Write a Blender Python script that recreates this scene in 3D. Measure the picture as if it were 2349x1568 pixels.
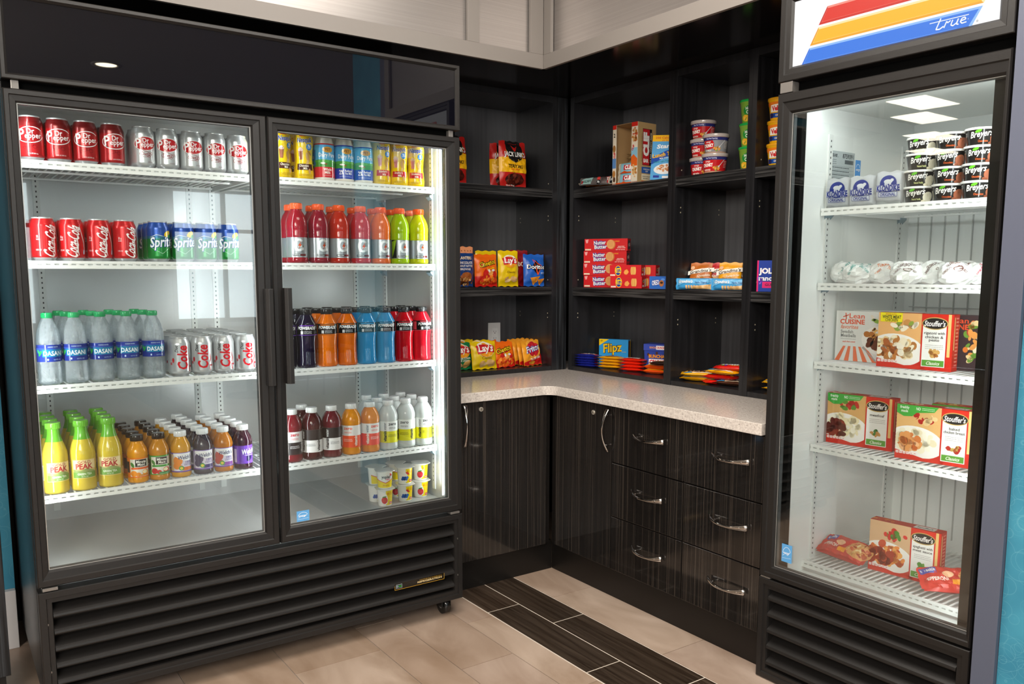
import bpy, math, random, bmesh
from mathutils import Vector, Matrix
from mathutils.geometry import tessellate_polygon
PI = math.pi
sc = bpy.context.scene
COL = sc.collection
for o in list(bpy.data.objects): bpy.data.objects.remove(o)

# ------------------------------------------------------------------ camera
IW, IH, FPX = 2349, 1568, 1907.76
PPX, PPY = 22.47, 77.57
CAM = Vector((-1.5624, -2.5800, 1.2830)); YAW, PITCH, ROLL = 0.617, 0.1233, 0.0025
_f = Vector((math.sin(YAW)*math.cos(PITCH), math.cos(YAW)*math.cos(PITCH), -math.sin(PITCH)))
_r = Vector((math.cos(YAW), -math.sin(YAW), 0)); _u = _r.cross(_f)
RGT = _r*math.cos(ROLL)+_u*math.sin(ROLL); UPV = _u*math.cos(ROLL)-_r*math.sin(ROLL); FWD = _f
cam = bpy.data.cameras.new('camera'); cam.sensor_width = 36; cam.lens = FPX/IW*36
cam.shift_x = -PPX/IW; cam.shift_y = PPY/IW; cam.clip_start = .05
co = bpy.data.objects.new('camera', cam); COL.objects.link(co)
M3 = Matrix((RGT, UPV, -FWD)).transposed()
co.matrix_world = Matrix.Translation(CAM) @ M3.to_4x4()
sc.camera = co

# ------------------------------------------------------------------ world, exposure, lights
sc.view_settings.view_transform = 'Standard'; sc.view_settings.look = 'None'
sc.view_settings.gamma = 1; sc.view_settings.use_curve_mapping = False
sc.view_settings.exposure = 0.0
sc.cycles.transparent_max_bounces = 24; sc.cycles.max_bounces = 10; sc.cycles.sample_clamp_indirect = 6
w = bpy.data.worlds.new('world'); sc.world = w; w.use_nodes = True
w.node_tree.nodes['Background'].inputs[0].default_value = (.85, .93, 1, 1)
w.node_tree.nodes['Background'].inputs[1].default_value = 5.0

def area(name, loc, target, sx, sy, power, col=(1, 1, 1), spread=PI):
    l = bpy.data.lights.new(name, 'AREA'); l.shape = 'RECTANGLE'; l.size = sx; l.size_y = sy
    l.energy = power; l.color = col; l.spread = spread
    o = bpy.data.objects.new(name, l); COL.objects.link(o); o.location = loc
    d = Vector(target)-Vector(loc); o.rotation_euler = d.to_track_quat('-Z', 'Y').to_euler()
    return o
WARM = (1, .93, .84)
area('ceiling_fill', (-.45, -1.3, 2.72), (-.45, -1.3, 0), 1.2, 1.7, 70, WARM)  # unseen overhead fill, added to light the counter and floor
area('ceiling_fill', (-3.3, -3.5, 2.66), (.4, .2, .9), 1.8, 1.8, 240, WARM)  # strong fill added behind the camera for frontal light, no fitting
area('ceiling_fill', (-2.6, -5.2, 2.66), (.4, .0, .9), 1.6, 1.6, 60, (1, .96, .9))  # weaker unseen fill, added farther back in the room

# ------------------------------------------------------------------ pixel to point on a real plane
def ray(u, v): return FWD + RGT*((u-IW/2-PPX)/FPX) - UPV*((v-IH/2-PPY)/FPX)
def at(u, v, ax, val):
    d = ray(u, v); i = 'xyz'.index(ax); t = (val-CAM[i])/d[i]; return CAM+d*t

# ------------------------------------------------------------------ colour and materials
def lin(c):
    if isinstance(c, str):
        c = c.lstrip('#'); c = [int(c[i:i+2], 16)/255 for i in (0, 2, 4)]
    return tuple(x/12.92 if x <= .04045 else ((x+.055)/1.055)**2.4 for x in c[:3])
def mat(name, col=None, rough=.5, metal=0, trans=0, ior=1.45, coat=0, attr=False, emit=None, es=0, spec=.5, bump=0, bscale=200):
    m = bpy.data.materials.new(name); m.use_nodes = True; nt = m.node_tree; b = nt.nodes['Principled BSDF']
    if col is not None: b.inputs['Base Color'].default_value = (*lin(col), 1)
    b.inputs['Roughness'].default_value = rough; b.inputs['Metallic'].default_value = metal
    b.inputs['Transmission Weight'].default_value = trans; b.inputs['IOR'].default_value = ior
    b.inputs['Coat Weight'].default_value = coat; b.inputs['Coat Roughness'].default_value = .05
    b.inputs['Specular IOR Level'].default_value = spec
    if attr:
        a = nt.nodes.new('ShaderNodeAttribute'); a.attribute_name = 'Col'; nt.links.new(a.outputs['Color'], b.inputs['Base Color'])
    if emit:
        b.inputs['Emission Color'].default_value = (*lin(emit), 1); b.inputs['Emission Strength'].default_value = es
    if bump:
        n = nt.nodes.new('ShaderNodeTexNoise'); n.inputs['Scale'].default_value = bscale
        bp = nt.nodes.new('ShaderNodeBump'); bp.inputs['Strength'].default_value = bump; bp.inputs['Distance'].default_value = .002
        nt.links.new(n.outputs['Fac'], bp.inputs['Height']); nt.links.new(bp.outputs['Normal'], b.inputs['Normal'])
    return m
def streak(name, c1, c2, scale, rough, lo=.45, hi=.7, spec=.5, coat=0, bump=0, detail=3, c3=None, metal=0, rough2=None):
    """streaked laminate: noise stretched along one axis, two colours"""
    m = mat(name, c1, rough, metal=metal, spec=spec, coat=coat); nt = m.node_tree; b = nt.nodes['Principled BSDF']
    tc = nt.nodes.new('ShaderNodeTexCoord'); mp = nt.nodes.new('ShaderNodeMapping'); mp.inputs['Scale'].default_value = scale
    n = nt.nodes.new('ShaderNodeTexNoise'); n.inputs['Scale'].default_value = 1; n.inputs['Detail'].default_value = detail
    r = nt.nodes.new('ShaderNodeValToRGB'); e = r.color_ramp.elements
    e[0].position = lo; e[0].color = (*lin(c1), 1); e[1].position = hi; e[1].color = (*lin(c2), 1)
    if c3:
        q = e.new((lo+hi)/2); q.color = (*lin(c3), 1)
    L = nt.links.new
    L(tc.outputs['Object'], mp.inputs[0]); L(mp.outputs[0], n.inputs['Vector']); L(n.outputs['Fac'], r.inputs[0]); L(r.outputs[0], b.inputs['Base Color'])
    if bump:
        bp = nt.nodes.new('ShaderNodeBump'); bp.inputs['Strength'].default_value = bump; bp.inputs['Distance'].default_value = .001
        L(n.outputs['Fac'], bp.inputs['Height']); L(bp.outputs['Normal'], b.inputs['Normal'])
    if rough2 is not None:
        mr = nt.nodes.new('ShaderNodeMapRange'); mr.inputs[3].default_value = rough; mr.inputs[4].default_value = rough2
        L(n.outputs['Fac'], mr.inputs[0]); L(mr.outputs[0], b.inputs['Roughness'])
    return m
MT = {}
MT['paper'] = mat('printed_card', rough=.42, attr=True)
MT['gloss'] = mat('glossy_plastic', rough=.18, attr=True, coat=.3)
MT['film'] = mat('foil_film', rough=.26, attr=True, spec=.7, bump=.25, bscale=70)
MT['metal'] = mat('painted_aluminium', rough=.28, metal=.35, attr=True, coat=.4)
MT['liquid'] = mat('coloured_drink', rough=.06, attr=True, trans=.18, ior=1.33, coat=.5)
MT['clear'] = mat('clear_plastic', rough=.02, attr=True, trans=1, ior=1.30, bump=.35, bscale=45)
MT['matte'] = mat('matte_plastic', rough=.55, attr=True)
MT['silver'] = mat('bare_aluminium', rough=.28, metal=.6, attr=True)
MT['foil'] = mat('crinkled_foil', rough=.3, metal=.5, attr=True, bump=.9, bscale=130)
MT['chrome'] = mat('chrome', 'd8d4d0', .07, 1)
MT['cooler_black'] = mat('black_powder_coat', '1e1c1b', .36, bump=.15, bscale=900)
MT['cooler_gloss'] = mat('black_header_acrylic', '09090f', .012)
MT['liner'] = mat('white_liner', 'e9ecea', .35)
MT['alu_liner'] = mat('grey_liner', 'c4c6c6', .32, metal=.25)
MT['wire'] = mat('white_coated_wire', 'f2f4f2', .35)
MT['led'] = mat('led_lens', 'ffffff', .3, emit='f2faff', es=2.2)
MT['sign'] = mat('backlit_sign', 'ffffff', .2, emit='fffdf8', es=.95)
MT['signcol'] = None
MT['melamine'] = streak('black_melamine', '161618', '242427', (60, 60, 1.5), .26, .3, .7, spec=.8, rough2=.34)
MT['melback'] = streak('charcoal_back_panel', '3a3a3d', '4c4c50', (50, 50, 1.2), .28, .3, .7, spec=.9, rough2=.36)
MT['edge'] = streak('black_woodgrain_edge', '121213', '454444', (4, 4, 170), .38, .42, .66, bump=.6, detail=6)
MT['edgev'] = streak('black_woodgrain_upright', '0f0f11', '34373b', (150, 150, 3), .36, .42, .66, bump=.6, detail=6)
MT['ebony'] = streak('ebony_laminate', '191716', '544b44', (310, 310, .8), .09, .42, .76, coat=.5, detail=3, c3='26221f')
MT['kick'] = mat('black_toe_kick', '14110f', .4)
MT['soffit_black'] = mat('soffit_black_laminate', '0f0c0a', .14)
MT['rail'] = mat('taupe_paint', '7d7772', .5)
MT['brushed'] = streak('brushed_metal_panel', '938e8b', '9c9794', (1.2, 1.2, 260), .38, .3, .7, metal=.85, detail=4)
MT['ceiling'] = mat('ceiling_white', 'd9d7d2', .9)
MT['roomwall'] = mat('wall_beige', 'a39f98', .8)
MT['base'] = mat('grey_baseboard', 'd9d7d7', .45)
MT['greypanel'] = mat('blue_grey_end_panel', '565b6c', .5)
MT['glow'] = mat('downlight_lens', 'ffffff', .3, emit='fff0d0', es=45)
MT['panelglow'] = mat('ceiling_troffer_lens', 'ffffff', .3, emit='fff2dd', es=10)
MT['void'] = mat('unlit_black_gap', '040404', .9, spec=.1)  # near-black: the shade of the header gaps is put into the colour
MT['rubber'] = mat('rubber', '141414', .6)

def glass_mat(name, tint=(1, 1, 1), refl=1.0, ior=1.5, extra=.0):
    m = bpy.data.materials.new(name); m.use_nodes = True; nt = m.node_tree; nt.nodes.clear()
    out = nt.nodes.new('ShaderNodeOutputMaterial'); mix = nt.nodes.new('ShaderNodeMixShader')
    t = nt.nodes.new('ShaderNodeBsdfTransparent'); t.inputs[0].default_value = (*tint, 1)
    g = nt.nodes.new('ShaderNodeBsdfGlossy'); g.inputs['Roughness'].default_value = .01
    fr = nt.nodes.new('ShaderNodeFresnel'); fr.inputs[0].default_value = ior
    ad = nt.nodes.new('ShaderNodeMath'); ad.operation = 'MULTIPLY_ADD'; ad.inputs[1].default_value = refl; ad.inputs[2].default_value = extra
    L = nt.links.new; L(fr.outputs[0], ad.inputs[0]); L(ad.outputs[0], mix.inputs[0]); L(t.outputs[0], mix.inputs[1]); L(g.outputs[0], mix.inputs[2]); L(mix.outputs[0], out.inputs[0])
    return m
MT['glass'] = glass_mat('door_glass', (.98, 1, .99), 1.15, 1.5, .015)
MT['pane'] = glass_mat('window_glass', (.97, .99, .98), 1.0)

# thin clear bottle plastic: see-through, softly scattering, with a glossy skin
m = glass_mat('clear_bottle_plastic', (.95, .98, 1.0), 2.4, 1.45, .08); nt = m.node_tree; L = nt.links.new
out = [n for n in nt.nodes if n.type == 'OUTPUT_MATERIAL'][0]; mx1 = [n for n in nt.nodes if n.type == 'MIX_SHADER'][0]
df = nt.nodes.new('ShaderNodeBsdfTranslucent'); df.inputs[0].default_value = (*lin('eaf4fa'), 1); d2 = nt.nodes.new('ShaderNodeBsdfDiffuse'); d2.inputs[0].default_value = (*lin('dcebf4'), 1)
ma = nt.nodes.new('ShaderNodeMixShader'); ma.inputs[0].default_value = .5; L(df.outputs[0], ma.inputs[1]); L(d2.outputs[0], ma.inputs[2])
mb_ = nt.nodes.new('ShaderNodeMixShader'); mb_.inputs[0].default_value = .22; L(mx1.outputs[0], mb_.inputs[1]); L(ma.outputs[0], mb_.inputs[2]); L(mb_.outputs[0], out.inputs[0])
nz = nt.nodes.new('ShaderNodeTexNoise'); nz.inputs['Scale'].default_value = 55; bp = nt.nodes.new('ShaderNodeBump'); bp.inputs['Strength'].default_value = .6; bp.inputs['Distance'].default_value = .004
L(nz.outputs['Fac'], bp.inputs['Height']); gl = [n for n in nt.nodes if n.type == 'BSDF_GLOSSY'][0]; gl.inputs['Roughness'].default_value = .08; L(bp.outputs['Normal'], gl.inputs['Normal'])
MT['clear'] = m
# countertop
m = mat('speckled_quartz', 'b9afa8', .16); nt = m.node_tree; b = nt.nodes['Principled BSDF']; L = nt.links.new
tc = nt.nodes.new('ShaderNodeTexCoord'); vo = nt.nodes.new('ShaderNodeTexVoronoi'); vo.inputs['Scale'].default_value = 150
r = nt.nodes.new('ShaderNodeValToRGB'); e = r.color_ramp.elements
e[0].position = .0; e[0].color = (*lin('4b423e'), 1); e[1].position = .34; e[1].color = (1, 1, 1, 1)
r.color_ramp.interpolation = 'LINEAR'
wn = nt.nodes.new('ShaderNodeTexNoise'); wn.inputs['Scale'].default_value = 120; wn.inputs['Detail'].default_value = 2
r2 = nt.nodes.new('ShaderNodeValToRGB'); e = r2.color_ramp.elements; e[0].position = .35; e[0].color = (*lin('c4bab2'), 1); e[1].position = .65; e[1].color = (*lin('dad2ca'), 1)
sel = nt.nodes.new('ShaderNodeMath'); sel.operation = 'GREATER_THAN'; sel.inputs[1].default_value = .6
mx = nt.nodes.new('ShaderNodeMixRGB'); mx.blend_type = 'MULTIPLY'
sx = nt.nodes.new('ShaderNodeSeparateColor'); L(vo.outputs['Color'], sx.inputs[0]); L(sx.outputs[0], sel.inputs[0]); L(sel.outputs[0], mx.inputs[0])
L(tc.outputs['Object'], vo.inputs['Vector']); L(tc.outputs['Object'], wn.inputs['Vector']); L(vo.outputs['Distance'], r.inputs[0]); L(wn.outputs['Fac'], r2.inputs[0])
L(r2.outputs[0], mx.inputs[1]); L(r.outputs[0], mx.inputs[2]); L(mx.outputs[0], b.inputs['Base Color']); MT['quartz'] = m
# floor tile: colour attribute times veined noise
def tile_mat(name, lo, hi, scale, rough, amt):
    m = mat(name, rough=rough, attr=True); nt = m.node_tree; b = nt.nodes['Principled BSDF']; L = nt.links.new
    a = [n for n in nt.nodes if n.type == 'ATTRIBUTE'][0]
    tc = nt.nodes.new('ShaderNodeTexCoord'); mp = nt.nodes.new('ShaderNodeMapping'); mp.inputs['Scale'].default_value = scale
    n = nt.nodes.new('ShaderNodeTexNoise'); n.inputs['Scale'].default_value = 1; n.inputs['Detail'].default_value = 6; n.inputs['Distortion'].default_value = 1.0
    r = nt.nodes.new('ShaderNodeValToRGB'); e = r.color_ramp.elements; e[0].position = .3; e[0].color = (*lin(lo), 1); e[1].position = .7; e[1].color = (*lin(hi), 1)
    mx = nt.nodes.new('ShaderNodeMixRGB'); mx.blend_type = 'MULTIPLY'; mx.inputs[0].default_value = amt
    L(tc.outputs['Object'], mp.inputs[0]); L(mp.outputs[0], n.inputs['Vector']); L(n.outputs['Fac'], r.inputs[0]); L(a.outputs['Color'], mx.inputs[1]); L(r.outputs[0], mx.inputs[2]); L(mx.outputs[0], b.inputs['Base Color'])
    return m
MT['tile'] = tile_mat('stone_look_tile', 'c9bfb4', 'ffffff', (5, 2.2, 5), .3, 1)
MT['woodtile'] = tile_mat('wood_look_tile', '8a7a68', 'ffffff', (60, 2.2, 60), .35, 1)
# teal wallpaper with thin ring pattern
m = mat('teal_ring_wallpaper', '3d93a8', .6); nt = m.node_tree; b = nt.nodes['Principled BSDF']; L = nt.links.new
tc = nt.nodes.new('ShaderNodeTexCoord'); prev = None
base = nt.nodes.new('ShaderNodeTexNoise'); base.inputs['Scale'].default_value = 9; L(tc.outputs['Object'], base.inputs['Vector'])
rb = nt.nodes.new('ShaderNodeValToRGB'); e = rb.color_ramp.elements; e[0].position = .3; e[0].color = (*lin('34809c'), 1); e[1].position = .7; e[1].color = (*lin('4191ab'), 1)
L(base.outputs['Fac'], rb.inputs[0]); prev = rb.outputs[0]
for sc_, off in ((9, 0), (14, 3.3), (20, 7.1), (12, 5.0)):
    mp = nt.nodes.new('ShaderNodeMapping'); mp.inputs['Location'].default_value = (off, off*1.3, off*.7)
    v = nt.nodes.new('ShaderNodeTexVoronoi'); v.inputs['Scale'].default_value = sc_; v.voronoi_dimensions = '3D'
    sep = nt.nodes.new('ShaderNodeMath'); sep.operation = 'MULTIPLY'; sep.inputs[1].default_value = 5.0
    sn = nt.nodes.new('ShaderNodeMath'); sn.operation = 'FRACT'
    rr = nt.nodes.new('ShaderNodeValToRGB'); e = rr.color_ramp.elements; e[0].position = .0; e[0].color = (1, 1, 1, 1); e[1].position = .09; e[1].color = (0, 0, 0, 1)
    cl = nt.nodes.new('ShaderNodeMath'); cl.operation = 'LESS_THAN'; cl.inputs[1].default_value = .52
    mu = nt.nodes.new('ShaderNodeMath'); mu.operation = 'MULTIPLY'; mu2 = nt.nodes.new('ShaderNodeMath'); mu2.operation = 'MULTIPLY'; mu2.inputs[1].default_value = .35
    mx = nt.nodes.new('ShaderNodeMixRGB'); mx.inputs[2].default_value = (*lin('78b4c4'), 1)
    L(tc.outputs['Object'], mp.inputs[0]); L(mp.outputs[0], v.inputs['Vector']); L(v.outputs['Distance'], sep.inputs[0]); L(sep.outputs[0], sn.inputs[0]); L(sn.outputs[0], rr.inputs[0])
    L(v.outputs['Distance'], cl.inputs[0]); L(cl.outputs[0], mu.inputs[0]); L(rr.outputs[0], mu.inputs[1]); L(mu.outputs[0], mu2.inputs[0]); L(mu2.outputs[0], mx.inputs[0]); L(prev, mx.inputs[1]); prev = mx.outputs[0]
L(prev, b.inputs['Base Color']); MT['teal'] = m

# ------------------------------------------------------------------ mesh builder
class MB:
    def __init__(s): s.v = []; s.f = []; s.c = []; s.sm = []
    def add(s, vs, fs, col='888888', smooth=False):
        k = len(s.v); s.v += [tuple(p) for p in vs]; cl = lin(col)
        for f in fs: s.f.append([i+k for i in f]); s.c.append(cl); s.sm.append(smooth)
        return s
    def box(s, x0, y0, z0, x1, y1, z1, col='888888'):
        v = [(x, y, z) for z in (z0, z1) for y in (y0, y1) for x in (x0, x1)]
        return s.add(v, [(0, 2, 3, 1), (4, 5, 7, 6), (0, 1, 5, 4), (2, 6, 7, 3), (0, 4, 6, 2), (1, 3, 7, 5)], col)
    def lathe(s, prof, n=32, cols=None, col='888888', c=(0, 0), smooth=True, cap=True, sx=1, sy=1):
        k = len(s.v); m = len(prof)
        for (r, z) in prof:
            for i in range(n):
                a = 2*PI*i/n; s.v.append((c[0]+r*math.cos(a)*sx, c[1]+r*math.sin(a)*sy, z))
        for j in range(m-1):
            cl = lin(cols[j] if cols else col)
            for i in range(n):
                s.f.append([k+j*n+i, k+j*n+(i+1) % n, k+(j+1)*n+(i+1) % n, k+(j+1)*n+i]); s.c.append(cl); s.sm.append(smooth)
        if cap:
            if prof[0][0] > 1e-4: s.f.append([k+i for i in range(n)][::-1]); s.c.append(lin(cols[0] if cols else col)); s.sm.append(False)
            if prof[-1][0] > 1e-4: s.f.append([k+(m-1)*n+i for i in range(n)]); s.c.append(lin(cols[-1] if cols else col)); s.sm.append(False)
        return s
    def tube(s, pts, r, n=8, col='888888', closed=False):
        k = len(s.v); P = [Vector(p) for p in pts]; m = len(P)
        for i, p in enumerate(P):
            a = P[(i-1) % m] if (closed or i > 0) else p; b_ = P[(i+1) % m] if (closed or i < m-1) else p
            t = (b_-a).normalized(); x = t.cross(Vector((0, 0, 1)))
            if x.length < .05: x = t.cross(Vector((0, 1, 0)))
            x.normalize(); y = t.cross(x); rr = r[i] if isinstance(r, (list, tuple)) else r
            for j in range(n): s.v.append(tuple(p+x*rr*math.cos(2*PI*j/n)+y*rr*math.sin(2*PI*j/n)))
        for i in range(m if closed else m-1):
            for j in range(n):
                q = (i+1) % m; s.f.append([k+i*n+j, k+i*n+(j+1) % n, k+q*n+(j+1) % n, k+q*n+j]); s.c.append(lin(col)); s.sm.append(True)
        if not closed:
            s.f.append([k+j for j in range(n)][::-1]); s.f.append([k+(m-1)*n+j for j in range(n)])
            s.c += [lin(col)]*2; s.sm += [False]*2
        return s
    def prism(s, poly, a0, a1, axis='x', col='888888'):
        """extrude a 2D outline; axis x: poly=(y,z), y: (x,z), z: (x,y)"""
        n = len(poly); f = {'x': lambda p, a: (a, p[0], p[1]), 'y': lambda p, a: (p[0], a, p[1]), 'z': lambda p, a: (p[0], p[1], a)}[axis]
        v = [f(p, a0) for p in poly]+[f(p, a1) for p in poly]
        fs = [tuple(range(n))[::-1], tuple(range(n, 2*n))]+[(i, (i+1) % n, n+(i+1) % n, n+i) for i in range(n)]
        return s.add(v, fs, col)
    def ring(s, x0, x1, z0, z1, prof, col='888888'):
        """mitred frame in the xz plane; prof = [(inset, y), ...]"""
        k = len(s.v)
        for (i, y) in prof: s.v += [(x0+i, y, z0+i), (x1-i, y, z0+i), (x1-i, y, z1-i), (x0+i, y, z1-i)]
        for j in range(len(prof)-1):
            for q in range(4):
                s.f.append([k+4*j+q, k+4*j+(q+1) % 4, k+4*j+4+(q+1) % 4, k+4*j+4+q]); s.c.append(lin(col)); s.sm.append(False)
        return s
    def mesh(s, name, fixn=True):
        me = bpy.data.meshes.new(name); me.from_pydata(s.v, [], s.f); me.validate(clean_customdata=False)
        if len(me.polygons) == len(s.f):
            at_ = me.color_attributes.new('Col', 'FLOAT_COLOR', 'CORNER'); buf = []
            for p, c in zip(me.polygons, s.c): buf += list((*c, 1))*p.loop_total
            at_.data.foreach_set('color', buf); me.polygons.foreach_set('use_smooth', s.sm)
        else: print('WARN polygons dropped', name)
        if fixn:
            bm = bmesh.new(); bm.from_mesh(me); bmesh.ops.recalc_face_normals(bm, faces=bm.faces); bm.to_mesh(me); bm.free()
        return me
    def obj(s, name, m, parent=None, bevel=0, **kw):
        me = s.mesh(name, kw.pop('fixn', True)); me.materials.append(MT[m] if isinstance(m, str) else m)
        o = bpy.data.objects.new(name, me); COL.objects.link(o); o.parent = parent
        if bevel:
            md = o.modifiers.new('bevel', 'BEVEL'); md.width = bevel; md.segments = 2; md.limit_method = 'ANGLE'
        return o
def bx(*a, **k): return MB().box(*a, **k)
def tag(o, label=None, cat=None, group=None, kind=None):
    if label:
        o['label'] = label; n = len(label.split())
        if n < 4 or n > 16: print('WARN label words', n, label)
    if cat: o['category'] = cat
    if group: o['group'] = group
    if kind: o['kind'] = kind
    return o
def empty(name, loc=(0, 0, 0), rz=0):
    o = bpy.data.objects.new(name, None); o.empty_display_size = .05; COL.objects.link(o); o.location = loc; o.rotation_euler = (0, 0, rz); return o

# ------------------------------------------------------------------ printed artwork (flat shapes wrapped on a surface)
_tc = {}
def text_tris(s, bold=0, res=2):
    key = (s, bold, res)
    if key in _tc: return _tc[key]
    cu = bpy.data.curves.new('t', 'FONT'); cu.body = s; cu.size = 1; cu.resolution_u = res; cu.offset = bold; cu.align_x = 'CENTER'; cu.align_y = 'CENTER'
    ob = bpy.data.objects.new('t', cu); me = ob.to_mesh(); me.calc_loop_triangles()
    vs = [v.co.copy() for v in me.vertices]; tr = [[(vs[i].x, vs[i].y) for i in t.vertices] for t in me.loop_triangles]
    ob.to_mesh_clear(); bpy.data.objects.remove(ob); bpy.data.curves.remove(cu)
    if tr:
        xs = [p[0] for t in tr for p in t]; ys = [p[1] for t in tr for p in t]; bb = (min(xs), max(xs), min(ys), max(ys))
    else: bb = (0, 1, 0, 1)
    _tc[key] = (tr, bb); return _tc[key]
def clip_half(P, ax, val, keep_gt):
    out = []; n = len(P)
    for i in range(n):
        a, b_ = P[i], P[(i+1) % n]; ia = (a[ax] >= val) == keep_gt or a[ax] == val; ib = (b_[ax] >= val) == keep_gt or b_[ax] == val
        if ia: out.append(a)
        if ia != ib and a[ax] != b_[ax]:
            t = (val-a[ax])/(b_[ax]-a[ax]); out.append((a[0]+(b_[0]-a[0])*t, a[1]+(b_[1]-a[1])*t))
    return out
class Art:
    """shapes in centimetres: u to the right, v up"""
    def __init__(s, clip=None): s.P = []; s.clip = clip
    def raw(s, P, c, L=0):
        if s.clip:
            for ax, val, g in ((0, s.clip[0], True), (1, s.clip[1], True), (0, s.clip[2], False), (1, s.clip[3], False)):
                P = clip_half(P, ax, val, g)
                if len(P) < 3: return s
        s.P.append((P, lin(c), L)); return s
    def rect(s, u0, v0, u1, v1, c, L=0): return s.raw([(u0, v0), (u1, v0), (u1, v1), (u0, v1)], c, L)
    def ell(s, u, v, a, b_, c, L=0, n=18, rot=0):
        cr, sr = math.cos(rot), math.sin(rot)
        return s.raw([(u+a*math.cos(t)*cr-b_*math.sin(t)*sr, v+a*math.cos(t)*sr+b_*math.sin(t)*cr) for t in [2*PI*i/n for i in range(n)]], c, L)
    def poly(s, pts, c, L=0):
        for t in tessellate_polygon([[Vector((p[0], p[1], 0)) for p in pts]]): s.raw([pts[i] for i in t], c, L)
        return s
    def stroke(s, pts, wd, c, L=0, closed=False):
        n = len(pts)
        for i in range(n if closed else n-1):
            a, b_ = pts[i], pts[(i+1) % n]; dx, dy = b_[0]-a[0], b_[1]-a[1]; l = math.hypot(dx, dy) or 1; nx, ny = -dy/l, dx/l
            w0 = wd[i] if isinstance(wd, list) else wd; w1 = wd[(i+1) % n] if isinstance(wd, list) else wd; e = .12*w0/l if n > 2 else 0
            ax_, ay = a[0]-dx*e, a[1]-dy*e
            s.raw([(ax_+nx*w0/2, ay+ny*w0/2), (ax_-nx*w0/2, ay-ny*w0/2), (b_[0]-nx*w1/2, b_[1]-ny*w1/2), (b_[0]+nx*w1/2, b_[1]+ny*w1/2)], c, L)
        return s
    def oval(s, u, v, a, b_, wd, c, L=0, n=24, t0=0, t1=2*PI, rot=0):
        cr, sr = math.cos(rot), math.sin(rot); q = []
        for i in range(n+1):
            t = t0+(t1-t0)*i/n; q.append((u+a*math.cos(t)*cr-b_*math.sin(t)*sr, v+a*math.cos(t)*sr+b_*math.sin(t)*cr))
        return s.stroke(q, wd, c, L)
    def text(s, st, u, v, h, c, L=1, wd=None, bold=.02, shear=0, rot=0, arc=0, al=0):
        """h = height of the lettering, wd = total width, al -1 left, 0 centre, 1 right"""
        tr, bb = text_tris(st, bold); w0 = bb[1]-bb[0]; h0 = .70; sy = h/h0; sx_ = wd/w0 if wd else sy
        cx = (bb[0]+bb[1])/2 + al*w0/2; cy = (bb[2]+bb[3])/2 if st.isupper() or st.isdigit() else (bb[2]+bb[3])/2
        cr, sr = math.cos(rot), math.sin(rot)
        for t in tr:
            q = []
            for (x, y) in t:
                X = (x-cx)*sx_; Y = (y-cy)*sy; X += Y*shear; Y += arc*(X*X)
                q.append((u+X*cr-Y*sr, v+X*sr+Y*cr))
            s.raw(q, c, L)
        return s
    def otext(s, st, u, v, h, c, oc, L=1, ob=.07, **k):
        k.pop('bold', None); s.text(st, u, v, h, oc, L, bold=ob, **k); return s.text(st, u, v, h, c, L+1, bold=.02, **k)
    def lines(s, u0, u1, v, n, dv, c, L=1, th=.08, seed=1):
        rr = random.Random(seed)
        for i in range(n):
            x = u0
            while x < u1-.1:
                l = rr.uniform(.15, .5); s.rect(x, v-i*dv-th, min(u1, x+l), v-i*dv, c, L); x += l+.1
        return s
    def food(s, u, v, a, b_, cols, n, size, seed, L=2):
        rr = random.Random(seed)
        for i in range(n):
            t = rr.uniform(0, 2*PI); q = math.sqrt(rr.random()); k = rr.uniform(.6, 1.2)*size
            s.ell(u+a*q*math.cos(t), v+b_*q*math.sin(t), k, k*rr.uniform(.45, .9), rr.choice(cols), L+(i % 3), n=9, rot=rr.uniform(0, PI))
        return s
    def facts(s, u, v, n, c='f6efe8', L=2):
        for i in range(n): s.rect(u+i*1.0, v, u+i*1.0+.8, v+.75, c, L); s.rect(u+i*1.0+.2, v+.3, u+i*1.0+.6, v+.42, 'c02020', L+1)
        return s
    def add_to(s, mb, fn, du=.4, dv=None, off=.0005, lay=.00022):
        for (P, c, L_) in s.P:
            pieces = [P]
            for ax, d in ((0, du), (1, dv)):
                if not d: continue
                nx = []
                for Q in pieces:
                    lo = min(p[ax] for p in Q); hi = max(p[ax] for p in Q); k = math.floor(lo/d); rest = Q
                    while (k+1)*d < hi-1e-6 and len(rest) >= 3:
                        a = clip_half(rest, ax, (k+1)*d, False); rest = clip_half(rest, ax, (k+1)*d, True)
                        if len(a) >= 3: nx.append(a)
                        k += 1
                    if len(rest) >= 3: nx.append(rest)
                pieces = nx
            for Q in pieces:
                q = []
                for p in Q:
                    if not q or abs(p[0]-q[-1][0])+abs(p[1]-q[-1][1]) > 1e-5: q.append(p)
                if len(q) > 1 and abs(q[0][0]-q[-1][0])+abs(q[0][1]-q[-1][1]) < 1e-5: q.pop()
                if len(q) < 3: continue
                ar = sum(q[i][0]*q[(i+1) % len(q)][1]-q[(i+1) % len(q)][0]*q[i][1] for i in range(len(q)))
                if abs(ar) < 1e-7: continue
                if ar < 0: q = q[::-1]
                k = len(mb.v); mb.v += [fn(p[0]*.01, p[1]*.01, off+lay*L_) for p in q]
                mb.f.append(list(range(k, k+len(q)))); mb.c.append(c); mb.sm.append(False)
        return mb
def on_plane(ox=0, oy=0, oz=0): return lambda u, v, o: (ox+u, oy-o, oz+v)                 # faces -y
def on_side(ox=0, oy=0, oz=0): return lambda u, v, o: (ox+o, oy+u, oz+v)                  # faces +x, u runs to +y
def on_left(ox=0, oy=0, oz=0): return lambda u, v, o: (ox-o, oy-u, oz+v)                  # faces -x
def on_top(ox=0, oy=0, oz=0): return lambda u, v, o: (ox+u, oy+v, oz+o)
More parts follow.
